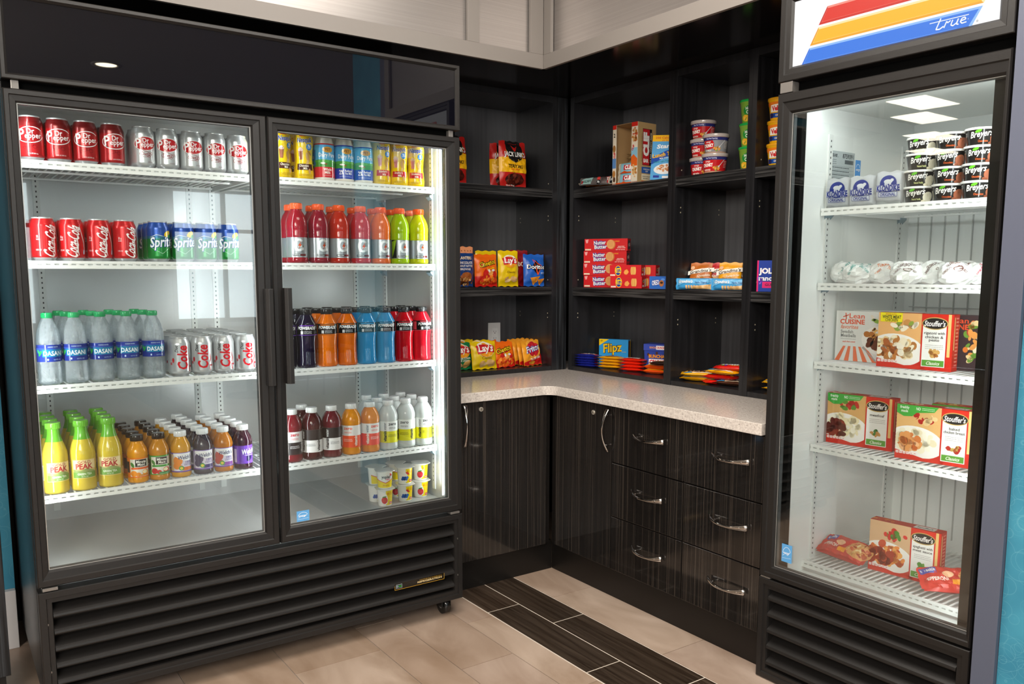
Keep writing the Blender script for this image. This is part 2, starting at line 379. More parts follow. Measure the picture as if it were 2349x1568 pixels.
def prof_r(prof):
    def f(z):
        for (r0, z0), (r1, z1) in zip(prof, prof[1:]):
            if z0 <= z <= z1 and z1 > z0: return r0+(r1-r0)*(z-z0)/(z1-z0)
        return prof[-1][0]
    return f
def on_cyl(R, rf=None):
    def f(u, v, o):
        r = (rf(v) if rf else R)+o; a = u/R; return (r*math.sin(a), -r*math.cos(a), v)
    return f

# ------------------------------------------------------------------ prototypes: parts share meshes between copies
class Proto:
    def __init__(s, name, cat): s.name = name; s.cat = cat; s.parts = []; s.h = 0
    def part(s, name, mb, m, fixn=True, sub=None, label=None):
        me = mb.mesh(name, fixn); me.materials.append(MT[m] if isinstance(m, str) else m); s.parts.append((name, me, sub, label)); return s
    def art(s, name, a, fn, m='paper', du=.4, dv=None, off=.0005, sub=None):
        mb = MB(); a.add_to(mb, fn, du, dv, off); return s.part(name, mb, m, fixn=False, sub=sub)
COUNT = [0]
def put(p, loc, label, rz=0, group=None, rx=0, ry=0, sc_=1, order='XYZ'):
    if len(p.parts) == 1:
        o = bpy.data.objects.new(p.name, p.parts[0][1]); COL.objects.link(o)
    else:
        o = empty(p.name); made = []
        for (n, me, sub, lb) in p.parts:
            c = bpy.data.objects.new(n, me); COL.objects.link(c); c.parent = made[sub] if sub is not None else o; made.append(c)
            if lb: c['label'] = lb
    o.location = loc; o.rotation_euler = (rx, ry, rz)
    if sc_ != 1: o.scale = (sc_,)*3 if not isinstance(sc_, tuple) else sc_
    tag(o, label, p.cat, group); COUNT[0] += 1
    return o
ORD = ['first', 'second', 'third', 'fourth', 'fifth', 'sixth', 'seventh', 'eighth', 'ninth', 'tenth']
# ================================================================== THE SETTING
def struct(mb, name, m, parent=None, bevel=0, **kw):
    o = mb.obj(name, m, parent, bevel, **kw)
    if parent is None: o['kind'] = 'structure'
    return o
# floor: light stone tiles, and the band of dark wood-look tiles between two joints
rnd = random.Random(4)
fb = MB(); dk = MB(); G = .0017; X0, X1, Y0, Y1 = -9.0, 3.5, -7.0, 3.0
bx(X0, Y0, -.02, X1, Y1, -.0025).obj('grout', mat('grout', '9d938a', .8), None)
bpy.data.objects['grout'].name = 'trim_1'; bpy.data.objects['trim_1']['kind'] = 'structure'
def column(xa, xb, joint, cols, tgt, L_=.61, G=.0017):
    y = joint-math.ceil((joint-Y0)/L_)*L_
    while y < Y1:
        a, b_ = max(y, Y0), min(y+L_, Y1)
        if b_-a > .02 and not (xa > 1.35): tgt.box(xa+G, a+G, -.004, xb-G, b_-G, 0, rnd.choice(cols))
        y += L_
LC = ['b9a494', 'b39e8e', 'bca898', 'b09a88', 'b8a496']
bx(.0845, Y0, -.0024, .3805, .60, -.0012).obj('band_grout', mat('band_grout', 'd6cbbd', .8), None)
bpy.data.objects['band_grout'].name = 'trim_3'; bpy.data.objects['trim_3']['kind'] = 'structure'
for xa, xb, j in ((.38, .60, -.06), (.60, .905, .2), (.905, 1.21, -.1), (-.03, .085, -.072), (-.234, -.03, .24), (-.385, -.234, .117), (-.688, -.385, -.09)):
    column(xa, xb, j, LC, fb)
x = -.688; k = 0
while x > X0+.1: column(max(x-.305, X0), x, (.2, -.1, .05, .31)[k % 4], LC, fb); x -= .305; k += 1
x = 1.21
while x < X1-.05: column(x, min(x+.305, X1), .1*(k % 5), LC, fb); x += .305; k += 1
DC = ['4a3d33', '41362d', '4e4137', '453930']
column(.087, .2325, -.035, DC, dk, .585, .0026); column(.2325, .378, -.2527, DC, dk, .61, .0026)
fl = struct(fb, 'floor', 'tile'); struct(dk, 'dark_tile_band', 'woodtile', fl)

def wall_with_windows(name, axis, pos, th, a0, a1, z1, wins, m):
    mb = MB(); edges = sorted(wins); cur = a0
    def bxx(u0, u1, za, zb):
        if u1-u0 < .01 or zb-za < .01: return
        if axis == 'y': mb.box(u0, min(pos, pos+th), za, u1, max(pos, pos+th), zb)
        else: mb.box(min(pos, pos+th), u0, za, max(pos, pos+th), u1, zb)
    for (u0, u1, za, zb) in edges: bxx(cur, u0, 0, z1); bxx(u0, u1, 0, za); bxx(u0, u1, zb, z1); cur = u1
    bxx(cur, a1, 0, z1); return struct(mb, name, m)
CZ = 2.75
wins = [(-7.6, -5.2, .75, 2.2), (-4.6, -3.0, .75, 2.2), (-1.75, -.66, .72, 2.2), (.60, 1.78, .72, 2.2)]
wall_with_windows('wall_front', 'y', -7.0, -.15, X0, X1, CZ, wins, 'roomwall')
for i, (a, b_, c, d) in enumerate(wins):
    wo = struct(MB().ring(a, b_, c, d, [(0, -7.16), (0, -6.98), (.045, -6.98), (.045, -7.10), (0, -7.16)]).box((a+b_)/2-.02, -7.10, c, (a+b_)/2+.02, -7.04, d).box(a, -7.10, 1.72, b_, -7.04, 1.76), 'window_%d' % (i+1), mat('window_frame', '6a6660', .5))
    bx(a+.03, -7.085, c+.03, b_-.03, -7.08, d-.03).obj('pane', 'pane', wo)
struct(bx(X0-.15, Y0, 0, X0, Y1, CZ), 'wall_left', 'roomwall')
struct(bx(X1, Y0, 0, X1+.15, Y1, CZ), 'wall_far_right', 'roomwall')
struct(bx(X0, Y1, 0, 1.4, Y1+.15, CZ), 'wall_far', 'roomwall')
struct(bx(-2.0, .668, 0, -1.392, .95, CZ), 'wall_back', 'teal')
struct(bx(-2.0, .640, 0, -1.3925, .667, .205), 'baseboard_back', 'base', bevel=.002)
struct(bx(-1.39, .895, 0, 1.30, .95, CZ), 'wall_niche', 'kick')
struct(bx(1.265, -1.72, 0, 1.35, .894, CZ), 'wall_niche_right', 'kick')
struct(bx(.53, -2.05, 0, 1.30, -1.668, CZ), 'wall_right', 'teal')
struct(bx(.515, -1.667, 0, 1.262, -1.612, 2.60), 'trim_2', 'greypanel', bevel=.001)
struct(bx(X0, Y0, CZ, X1, Y1, CZ+.1), 'ceiling', 'ceiling')
# soffit: black underside, taupe rails, brushed panels set back in them
so = struct(bx(-2.0, .2148, 2.0945, 1.262, .894, 2.1165), 'wall_soffit', 'soffit_black')
bx(.5268, -1.611, 2.0945, 1.262, .2146, 2.1165).obj('underside', 'soffit_black', so)
sof = struct(bx(-2.0, .2008, 2.0945, .5128, .2145, 2.1495).box(-2.0, .2008, 2.69, .5128, .2145, CZ), 'wall_soffit_left', 'rail', bevel=.0008)
ml = MB()
for a, b_ in ((.157, .209), (.449, .5128), (-.86, -.81), (-2.0, -1.95)): ml.box(a, .2012, 2.1497, b_, .2145, 2.6898)
ml.obj('mullion', 'rail', sof, .0008)
for a, b_ in ((-1.95, -.86), (-.81, .157), (.209, .449)): bx(a-.005, .2165, 2.12, b_+.005, .22, 2.73).obj('brushed_panel', 'brushed', sof)
sor = struct(bx(.5128, -1.611, 2.0945, .5266, .2008, 2.1495).box(.5128, -1.611, 2.69, .5266, .2008, CZ), 'wall_soffit_right', 'rail', bevel=.0008)
mr = MB()
for a, b_ in ((.154, .2006), (-.80, -.75), (-1.611, -1.56)): mr.box(.5132, a, 2.1497, .5266, b_, 2.6898)
mr.obj('mullion', 'rail', sor, .0008)
for a, b_ in ((-.75, .154), (-1.56, -.80)): bx(.5285, a-.005, 2.12, .532, b_+.005, 2.73).obj('brushed_panel', 'brushed', sor)
# ceiling lights (seen only as reflections in the doors)
for i, (x, y) in enumerate(((-.42, -4.15),)):
    t = empty('downlight', (x, y, CZ)); tag(t, ['round recessed downlight reflected above the red cans', 'round recessed downlight beyond the teal wall', 'round recessed downlight behind the camera, furthest left'][i], 'light', 'recessed ceiling downlights')
    MB().lathe([(.10, 0), (.10, -.006), (.075, -.006), (.07, 0)], 32, col='d8d4cc', cap=False).obj('trim_ring', 'matte', t)
    MB().lathe([(.0001, -.003), (.068, -.003)], 32, cap=False).obj('lens', 'glow', t)
for i, (x, y) in enumerate(((-4.45, 1.27), (-5.15, 1.62), (-6.25, 2.1), (-7.35, 2.66))):
    t = empty('ceiling_troffer', (x, y, CZ)); tag(t, 'rectangular ceiling light, %s of the four mirrored in the freezer door' % ORD[i], 'light', 'rectangular ceiling lights')
    MB().box(-.31, -.19, -.02, .31, .19, 0, 'd8d8d4').obj('frame', 'matte', t)
    MB().box(-.29, -.17, -.024, .29, .17, -.0205).obj('diffuser', 'panelglow', t)
# cafe table and chairs by the windows (mirrored in the left door)
def cafe_chair(x, y, rz, label):
    t = empty('cafe_chair', (x, y, 0), rz); tag(t, label, 'chair', 'cafe chairs by the windows')
    MB().box(-.2, -.2, .43, .2, .2, .46, '1d1a18').obj('seat', 'matte', t, .01)
    MB().prism([(-.20, .50), (-.18, .50), (-.235, .84), (-.255, .84)], -.2, .2, 'x', '1d1a18').obj('backrest', 'matte', t, .005)
    for sx_ in (-1, 1):
        for sy in (-1, 1):
            MB().tube([(sx_*.17, sy*.17, .43), (sx_*.2, sy*.2, 0)], .012, 8, '2a2724').obj('leg', 'matte', t)
    
    for sx_ in (-.19, .19): MB().tube([(sx_, -.18, .44), (sx_, -.2, .6), (sx_, -.24, .82)], .011, 8, '2a2724').obj('back_post', 'matte', t)
cafe_chair(.38, -6.0, -1.2, 'dark cafe chair mirrored in the left glass door'); cafe_chair(1.95, -5.9, 1.5, 'dark cafe chair facing the window table')
t = empty('cafe_table', (1.1, -6.05, 0)); tag(t, 'round cafe table mirrored in the left glass door', 'table')
MB().lathe([(.38, .73), (.38, .755)], 40, col='3a332d').obj('table_top', 'matte', t); MB().tube([(0, 0, .02), (0, 0, .73)], .03, 12, '2a2724').obj('pedestal', 'matte', t); MB().lathe([(.24, 0), (.23, .02)], 32, col='2a2724').obj('foot', 'matte', t)

# ================================================================== DARK PANEL FAR LEFT
t = empty('end_cabinet', (-1.4432, .19, 0)); tag(t, 'dark woodgrain cabinet end at the far left edge, beside the teal wall', 'cabinet')
bx(-.11, 0, .1, 0, .12, 2.09).obj('body', 'edgev', t, .001); bx(-.11, .03, 0, -.012, .12, .0995).obj('toe_kick', 'kick', t)

# ================================================================== OPEN SHELVING
XU, YU, ZC = .9455, .5863, .8165
def hole(p, n, par): MB().add([tuple(Vector(p)+Vector(q)) for q in (((-.0025, 0, -.0025), (.0025, 0, -.0025), (.0025, 0, .0025), (-.0025, 0, .0025)) if n == 'y' else ((0, -.0025, -.0025), (0, .0025, -.0025), (0, .0025, .0025), (0, -.0025, .0025)))], [(0, 1, 2, 3)], 'b0a890').obj('pin_hole', 'matte', par)
ul = empty('open_shelving', (0, 0, 0)); tag(ul, 'black open shelving bay between the large cooler and the corner post', 'shelving', 'black open shelving')
bx(.035, .887, ZC+.0005, .86, .8935, 2.094).obj('back_panel', 'melback', ul)
bx(.035, YU, ZC+.0005, .06, .8868, 2.094).obj('side_panel', 'melamine', ul)
bx(.86, YU+.001, ZC+.0005, .8855, .8935, 2.094).obj('side_panel', 'melamine', ul)
bx(.0605, YU+.003, 2.066, .8595, .8868, 2.094).obj('top_panel', 'melamine', ul)
bx(.0605, YU+.003, ZC+.0005, .8595, .8868, .8375).obj('bottom_panel', 'melamine', ul)
for z in (1.672, 1.2165): bx(.0605, YU+.006, z-.038, .8595, .8868, z-.0008).obj('shelf', 'melamine', ul); bx(.0605, YU+.004, z-.039, .8595, YU+.006, z).obj('shelf_edge', 'edge', ul)
for z in (1.53, 1.55, 1.07, 1.09, 1.70, 1.25): hole((.8598, YU+.035, z), 'x', ul); hole((.8598, .85, z), 'x', ul)
bx(.8858, YU-.0005, ZC+.0005, XU+.0008, .60, 2.094).obj('corner_post', 'edgev', ul, .001)
ur = empty('open_shelving', (0, 0, 0)); tag(ur, 'black open shelving of three bays above the drawers', 'shelving', 'black open shelving')
BK = 1.262
bx(BK-.007, -.928, ZC+.0005, BK, .5665, 2.094).obj('back_panel', 'melback', ur)
for a, b_ in ((.5405, .5665), (-.1, -.0795), (-.12, -.1005), (-.5, -.482), (-.521, -.5005), (-.928, -.907)): bx(XU, a, ZC+.0005, BK-.0072, b_, 2.094).obj('side_panel', 'melamine', ur, .0006)
for a, b_ in ((-.079, .54), (-.4815, -.1205), (-.9065, -.5215)):
    bx(XU+.003, a, 2.066, BK-.0072, b_, 2.094).obj('top_panel', 'melamine', ur); bx(XU+.003, a, ZC+.0005, BK-.0072, b_, .8365).obj('bottom_panel', 'melamine', ur)
    for z in (1.671, 1.2145):
        bx(XU+.006, a, z-.038, BK-.0072, b_, z-.0008).obj('shelf', 'melamine', ur); bx(XU+.004, a, z-.039, XU+.006, b_, z).obj('shelf_edge', 'edge', ur)
    for z in (1.53, 1.55, 1.07, 1.09, 1.70, 1.25): hole((XU+.035, b_-.0003, z), 'y', ur); hole((BK-.05, b_-.0003, z), 'y', ur)
# outlet on the back panel of the lower left bay
p = at(1133, 758, 'y', .886); t = empty('wall_outlet', (p.x, .8868, p.z-.02)); tag(t, 'white duplex wall outlet behind the chip bags', 'outlet')
bx(-.036, -.006, -.060, .036, 0, .060, 'e8e8e6').obj('cover_plate', 'gloss', t, .002); bx(-.017, -.009, -.034, .017, -.0062, .034, 'f2f2f0').obj('receptacle', 'gloss', t, .001)
a = Art()
for dz in (1.3, -2.0): a.rect(-.75, dz, -.55, dz+.8, '333333').rect(.5, dz, .68, dz+.7, '333333').ell(0, dz-.45, .25, .25, '333333')
mb = MB(); a.add_to(mb, on_plane(0, -.009, 0)); mb.obj('slots', 'matte', t, fixn=False)

# ================================================================== COUNTER AND BASE CABINETS
R = .05; xc, yc = .527, .1556
pts = [(.014, yc)]+[(xc-R+R*math.sin(a), yc-R+R*math.cos(a)) for a in []]
arc = [(xc-R+R*math.cos(t)*1, yc-R+R*math.sin(t)) for t in []]
# concave inside corner, eased with a small radius
arc = [(xc-R+R*math.sin(t), yc-R+R*math.cos(t)) for t in [i*PI/2/8 for i in range(9)]]
poly = [(.014, yc)]+arc+[(xc, -.928), (BK, -.928), (BK, .894), (.014, .894)]
t = MB().prism(poly, .7785, ZC, 'z').obj('countertop', 'quartz', None, .002); tag(t, 'speckled beige stone countertop running round the corner', 'countertop')
def bow(parent, p, L_, vertical, out):
    """tapered chrome bow handle; p centre, L_ length, out = outward unit vector"""
    o = Vector(out); ax = Vector((0, 0, 1)) if vertical else (Vector((0, 1, 0)) if abs(o.x) > .5 else Vector((1, 0, 0))); cr = ax.cross(o)
    mb = MB(); n = 20; vs = []
    for i in range(n+1):
        s = -1+2*i/n; d = .010+.024*(1-s*s); h = .0042+.0062*(abs(s)**1.5); th = .0022
        c = Vector(p)+ax*(s*L_/2)+o*d+cr*(.006*(s*s)-.003)
        vs += [c-cr*h-o*th, c+cr*h-o*th, c+cr*h*.8+o*th, c-cr*h*.8+o*th]
    fs = [(0, 1, 2, 3), tuple(4*n+j for j in (3, 2, 1, 0))]
    for i in range(n):
        for j in range(4): fs.append((4*i+j, 4*i+(j+1) % 4, 4*i+4+(j+1) % 4, 4*i+4+j))
    mb.add(vs, fs, smooth=True)
    for s in (-.7, .7): c = Vector(p)+ax*(s*L_/2); mb.tube([c, c+o*(.012+.024*(1-s*s))], .003, 8)
    return mb.obj('handle', 'chrome', parent)
def lock(parent, p, out):
    o = Vector(out); mb = MB().tube([Vector(p), Vector(p)+o*.004], .009, 20, 'd8d0c4').tube([Vector(p)+o*.004, Vector(p)+o*.0052], .0055, 16, 'a8a090'); ob = mb.obj('lock', 'silver', parent)
    c = Vector(p)+o*.0056; s = Vector((0, 0, 1)); w_ = s.cross(o)
    MB().add([c-s*.003-w_*.0008, c-s*.003+w_*.0008, c+s*.003+w_*.0008, c+s*.003-w_*.0008], [(0, 1, 2, 3)], '202020').obj('keyhole', 'matte', ob)
YD, XD = .175, .547
c1 = empty('base_cabinet', (0, 0, 0)); tag(c1, 'dark striped base cabinet with one door beside the large cooler', 'cabinet', 'dark striped base cabinets')
bx(.02, YD+.022, .128, .5228, .85, .7783).obj('carcass', 'kick', c1)
bx(.5232, YD+.012, .128, .5465, .30, .7783).obj('filler_strip', 'kick', c1)
d = bx(.022, YD, .130, .5205, YD+.02, .774).obj('door', 'ebony', c1, .001)
pa, pb = at(1069, 930, 'y', YD-.02), at(1070, 1027, 'y', YD-.02); bow(d, (pa.x, YD, (pa.z+pb.z)/2), pa.z-pb.z, True, (0, -1, 0))
q = at(1103, 938, 'y', YD); lock(d, (q.x, YD, q.z), (0, -1, 0))
c2 = empty('base_cabinet', (0, 0, 0)); tag(c2, 'dark striped base cabinet with one door in the inside corner', 'cabinet', 'dark striped base cabinets')
bx(XD+.022, -.2068, .128, 1.25, .1725, .7783).obj('carcass', 'kick', c2)
d = bx(XD, -.2055, .130, XD+.02, .1495, .774).obj('door', 'ebony', c2, .001)
bx(XD+.004, .1505, .128, XD+.0215, .1725, .7783).obj('filler_strip', 'kick', c2)
pa, pb = at(1388, 938, 'x', XD-.02), at(1388, 1036, 'x', XD-.02); bow(d, (XD, pa.y, (pa.z+pb.z)/2), pa.z-pb.z, True, (-1, 0, 0))
q = at(1362, 945, 'x', XD); lock(d, (XD, q.y, q.z), (-1, 0, 0))
for n, (ya, yb) in enumerate(((-.5855, -.2085), (-.927, -.5885))):
    c3 = empty('drawer_cabinet', (0, 0, 0)); tag(c3, ['dark striped cabinet of three drawers beside the corner cabinet', 'dark striped cabinet of three drawers beside the freezer'][n], 'cabinet', 'dark striped drawer cabinets')
    bx(XD+.022, ya, .128, 1.25, yb, .7783).obj('carcass', 'kick', c3)
    for k, (za, zb) in enumerate(((.5575, .774), (.3445, .5535), (.130, .3405))):
        d = bx(XD, ya+.0012, za, XD+.02, yb-.0012, zb).obj('drawer', 'ebony', c3, .0015)
        u0, v0, u1, v1 = [((1447, 998, 1517, 1020), (1443, 1127, 1513, 1156), (1444, 1256, 1512, 1289)), ((1627, 1040, 1714, 1067), (1622, 1185, 1709, 1218), (1618, 1326, 1703, 1366))][n][k]
        a, b_ = at(u0, v0, 'x', XD-.02), at(u1, v1, 'x', XD-.02); bow(d, (XD, (a.y+b_.y)/2, (a.z+b_.z)/2), abs(a.y-b_.y), False, (-1, 0, 0))
struct(bx(.014, .212, 0, .580, .23, .1275), 'baseboard_left', 'kick')
struct(bx(.582, -.929, 0, .60, .212, .1275), 'baseboard_right', 'kick')

# ================================================================== COOLERS
def wire_shelf(x0, x1, y0, y1, pitch, r, rail=True, lift=0):
    mb = MB(); n = int((x1-x0)/pitch); st = (x1-x0)/n
    for i in range(n+1): x = x0+i*st; mb.box(x-r, y0, -2*r, x+r, y1, 0, 'f4f6f4')
    for y in (y0+.004, (y0+y1)/2, y1-.004): mb.box(x0-.004, y-.004, -2*r-.006, x1+.004, y+.004, -2*r-.0002, 'f4f6f4')
    if rail:
        mb.box(x0-.006, y0-.006, -.007, x1+.006, y0-.0002, .001, 'f6f8f6'); mb.box(x0-.006, y0-.006, -.021, x1+.006, y0-.0002, -.011, 'f6f8f6')
        for i in range(n+1): x = x0+i*st; mb.box(x-st*.22, y0-.0058, -.0108, x+st*.22, y0-.0005, -.0072, 'f6f8f6')
    for x in (x0-.004, x1+.004): mb.box(x-.004, y0, -.016, x+.004, y1, -.004, 'f0f2f0')
    return mb
def cooler(root, W, D, z0, ztop, hd, doors, xi, yi, zi, gr, shelves, liner, louv, lx, ledx, handles, cas, lipc='e8eae8'):
    part = lambda mb, n, m, p=None, **k: mb.obj(n, m, p or root, **k)
    th = .046
    part(MB().box(0, .047, z0, .012, D, ztop).box(W-.012, .047, z0, W, D, ztop).box(.0122, D-.012, z0, W-.0122, D, ztop).box(.0122, .047, ztop-.012, W-.0122, D-.0122, ztop).box(.0122, .047, z0, W-.0122, D-.0122, z0+.012)
         .box(.0122, .06, zi[0]-.03, W-.0122, D-.0122, zi[0]-.004), 'cabinet', 'cooler_black')
    x0, x1 = xi; y0, y1 = yi; a, b_ = zi
    lo = part(MB().box(x0-.003, y0, a, x0, y1, b_).box(x1, y0, a, x1+.003, y1, b_).box(x0, y1, a, x1, y1+.003, b_).box(x0, y0, b_, x1, y1, b_+.003).box(x0, y0, a-.003, x1, y1, a), 'liner', liner)
    # front lip of the liner around the opening
    part(MB().box(.0122, y0-.003, a-.05, x0-.0002, y0+.02, b_+.02, lipc).box(x1+.0002, y0-.003, a-.05, W-.0122, y0+.02, b_+.02, lipc).box(x0, y0-.003, b_+.0032, x1, y0+.02, b_+.02, lipc).box(x0, y0-.003, a-.05, x1, y0+.02, a-.0032, lipc), 'liner_lip', 'gloss')
    part(bx(.0005, .0465, gr[1]+.001, W-.0005, .06, a-.05) if a-.05 > gr[1]+.002 else bx(.01, .048, gr[1]-.01, W-.01, .055, gr[1]), 'sill', 'cooler_black')
    # header above the doors
    part(bx(.0005, .035, hd[0], W-.0005, .0468, hd[1]), 'header_box', 'cooler_black')
    # doors
    for i, (a0, a1, za, zb, g0, g1, h0, h1) in enumerate(doors):
        d = part(MB().ring(a0, a1, za, zb, [(.002, .045), (0, .043), (0, .004), (.003, 0), ((g0-a0)*.42, 0), ((g0-a0)*.48, .004), ((g0-a0)*.9, .006), (g0-a0, .012), (g0-a0, .018)]), 'door', 'cooler_black')
        # level the four inner sides on the glass edges
        vs = d.data.vertices
        for v in vs:
            k = v.index//4; q = v.index % 4; f = [0, 0, 0, 0, .42, .48, .9, 1, 1][k]
            if k >= 4:
                v.co.x = (a0+(g0-a0)*f) if q in (0, 3) else (a1-(a1-g1)*f); v.co.z = (za+(h0-za)*f) if q in (0, 1) else (zb-(zb-h1)*f)
        bx(g0-.001, .0165, h0-.001, g1+.001, .0195, h1+.001).obj('glass', 'glass', d, fixn=True)
        MB().ring(g0-.0005, g1+.0005, h0-.0005, h1+.0005, [(0, .0195), (.001, .0162), (.003, .0162), (.003, .0164)], 'c8c8c4').obj('glazing_bead', 'silver', d)
        MB().ring(g0-.001, g1+.001, h0-.001, h1+.001, [(0, .020), (.004, .020), (.004, .034), (0, .034)], '55585a').obj('spacer', 'matte', d)
        MB().ring(a0+.004, a1-.004, za+.004, zb-.004, [(.002, .0445), (.012, .0452), (.016, .0445)], '222222').obj('gasket', 'matte', d)
        if handles and handles[i]:
            hx, hz0, hz1, sgn = handles[i]
            MB().prism([(hx-.011, .0005), (hx-.011, -.022), (hx-.002, -.030), (hx+.011, -.030), (hx+.011, -.024), (hx, -.022), (hx-.003, .0005)] if sgn > 0 else [(hx+.011, .0005), (hx+.011, -.022), (hx+.002, -.030), (hx-.011, -.030), (hx-.011, -.024), (hx, -.022), (hx+.003, .0005)], hz0, hz1, 'z').obj('handle', 'cooler_black', d, .0008)
    # grille
    ga, gb = gr; gi = part(MB().ring(.0005, W-.0005, ga, gb, [(0, .045), (0, .004), (.002, .001), (.018, .001), (.02, .006), (.032, .006), (.034, .012), (.034, .042)]), 'grille_frame', 'cooler_black')
    part(bx(.03, .0615, ga+.013, W-.03, .066, gb-.01), 'grille_back', 'rubber')
    for (sx_, sz) in lx: MB().tube([(sx_, .0062, sz), (sx_, .0035, sz)], .004, 10, '8a8680').obj('screw', 'silver', gi)
    for z in louv:
        h = louv[0]-louv[1] if len(louv) > 1 else .05
        part(MB().prism([(.0445, z+h*.60), (.012, z+.013), (.0055, z+.009), (.004, z+.003), (.006, z-.001), (.010, z-.001), (.011, z+.003), (.014, z+.009), (.0455, z+h*.55)], .0345, W-.0345, 'x'), 'louver', 'cooler_black')
    # shelves
    for (sa, sb, za, p, r, ya, yb) in shelves:
        part(wire_shelf(sa, sb, ya, yb, p, r), 'wire_shelf', 'wire').location.z = za
    for x in ledx: part(bx(x-.003, .052, a+.02, x+.003, .056, b_-.03), 'led_strip', 'led')
    for (cx, cy) in cas:
        c = part(MB().tube([(cx-.012, cy, .033), (cx+.012, cy, .033)], .033, 28, '1a1a1a').tube([(cx-.0135, cy, .033), (cx+.0135, cy, .033)], .012, 16, '888480'), 'caster', 'gloss')
        MB().box(cx-.020, cy-.02, .03, cx-.015, cy+.02, z0).box(cx+.015, cy-.02, .03, cx+.020, cy+.02, z0).box(cx-.02, cy-.02, z0-.006, cx+.02, cy+.02, z0-.0005).obj('fork', 'cooler_black', c)
    return root
def pilaster(root, pts, z0, z1, face):
    """perforated shelf standard; pts = (x, y) in cooler space"""
    for (x, y) in pts:
        mb = MB()
        if face == 'back': mb.box(x-.010, y-.004, z0, x+.010, y, z1, 'dfe2e0')
        else: mb.box(min(x, x+face*.004), y-.010, z0, max(x, x+face*.004), y+.010, z1, 'dfe2e0')
        z = z0+.03
        while z < z1-.02:
            if face == 'back': mb.add([(x-.002, y-.0044, z), (x+.002, y-.0044, z), (x+.002, y-.0044, z+.006), (x-.002, y-.0044, z+.006)], [(0, 1, 2, 3)], '2c2e30')
            else: q = x+face*.0044; mb.add([(q, y-.002, z), (q, y+.002, z), (q, y+.002, z+.006), (q, y-.002, z+.006)], [(0, 1, 2, 3)], '2c2e30')
            z += .0165
        mb.obj('shelf_standard', 'matte', root)
# --- large two-door cooler
LW = 1.375
lc = empty('glass_door_cooler', (-LW, 0, 0)); tag(lc, 'large black two-door merchandiser cooler full of drinks', 'cooler')
h1a, h1b = at(615, 662, 'y', -.015), at(625, 884, 'y', -.015); h2a, h2b = at(658, 660, 'y', -.015), at(665, 879, 'y', -.015)
shl = [(.036, .668, z, .0205, .0018, .098, .56) for z in (1.585, 1.312, .962, .645)]+[(.704, 1.314, z, .0205, .0018, .098, .56) for z in (1.585, 1.312, .962, .645)]
cooler(lc, LW, .76, .068, 1.997, (1.7775, 1.997), [(.0015, .6845, .4094, 1.754, .0316, .6414, .453, 1.7205), (.6895, 1.3735, .4094, 1.754, .7245, 1.3253, .457, 1.7155)],
       (.030, 1.327), (.05, .61), (.44, 1.80), (.068, .394), shl, 'alu_liner', [.317-.05*k for k in range(5)], [(.018, .30), (.018, .16), (LW-.018, .30), (LW-.018, .16)],
       [1.3225], [(h1a.x+LW, h1b.z, h1a.z, 1), (h2a.x+LW, h2b.z, h2a.z, 1)], [(1.325, .062), (.05, .062), (1.325, .70), (.05, .70)])
MB().ring(.0005, LW-.0005, 1.7775, 1.997, [(0, .034), (0, .002), (.002, 0), (.010, 0), (.016, .008), (.016, .02)]).obj('header_frame', 'cooler_black', lc)
bx(.003, .034, 1.7545, LW-.003, .0464, 1.7773).obj('gap_shade', 'void', lc)  # added strip: stops liner light leaking and paints the gap's shade
bx(.014, .010, 1.79, LW-.014, .016, 1.983).obj('header_panel', 'cooler_gloss', lc)
pilaster(lc, [(.60, .6098), (.68, .6098), (1.24, .6098), (.12, .6098)], .47, 1.78, 'back')
pilaster(lc, [(1.3268, .125), (1.3268, .51)], .47, 1.78, -1); pilaster(lc, [(.0302, .125), (.0302, .51)], .47, 1.78, 1)
for (x0, x1) in ((.012, .05), (LW-.05, LW-.012)):
    bx(x0, .002, .397, x1, .030, .406, '8c8884').obj('hinge', 'silver', lc, .001); bx(x0+.01, .012, 1.7545, x1-.01, .030, 1.777, '8c8884').obj('hinge', 'silver', lc, .001)
q = at(645, 1470, 'z', .012); MB().tube([(q.x+LW, .19, .0), (q.x+LW, .19, .012)], .016, 6, 'c8c4c0').tube([(q.x+LW, .19, .012), (q.x+LW, .19, .067)], .006, 10, '807c78').obj('levelling_foot', 'silver', lc)
# stickers
q0, q1 = at(681, 1197, 'y', .0163), at(709, 1168, 'y', .0163); sw, sh = (q1.x-q0.x)*100, (q1.z-q0.z)*100
def energy_sticker(parent, fn):
    a = Art(); a.rect(0, 0, sw, sh, '5b9fd6', 0).oval(sw*.5, sh*.42, sw*.4, sh*.42, .12, 'e8f2fa', 1, 16, .5, 2.9).stroke([(sw*.12, sh*.35), (sw*.35, sh*.48), (sw*.6, sh*.4), (sw*.85, sh*.62)], .1, 'e8f2fa', 1)
    a.stroke([(sw*.08, sh*.2), (sw*.92, sh*.26)], .07, 'e8f2fa', 1).text('energy', sw*.45, sh*.5, .55, 'f4f8fc', 2, sw*.6, shear=.3)
    mb = MB(); a.add_to(mb, fn); mb.obj('energy_sticker', 'paper', parent, fixn=False)
energy_sticker(lc, on_plane(q0.x+LW, .0161, q0.z))
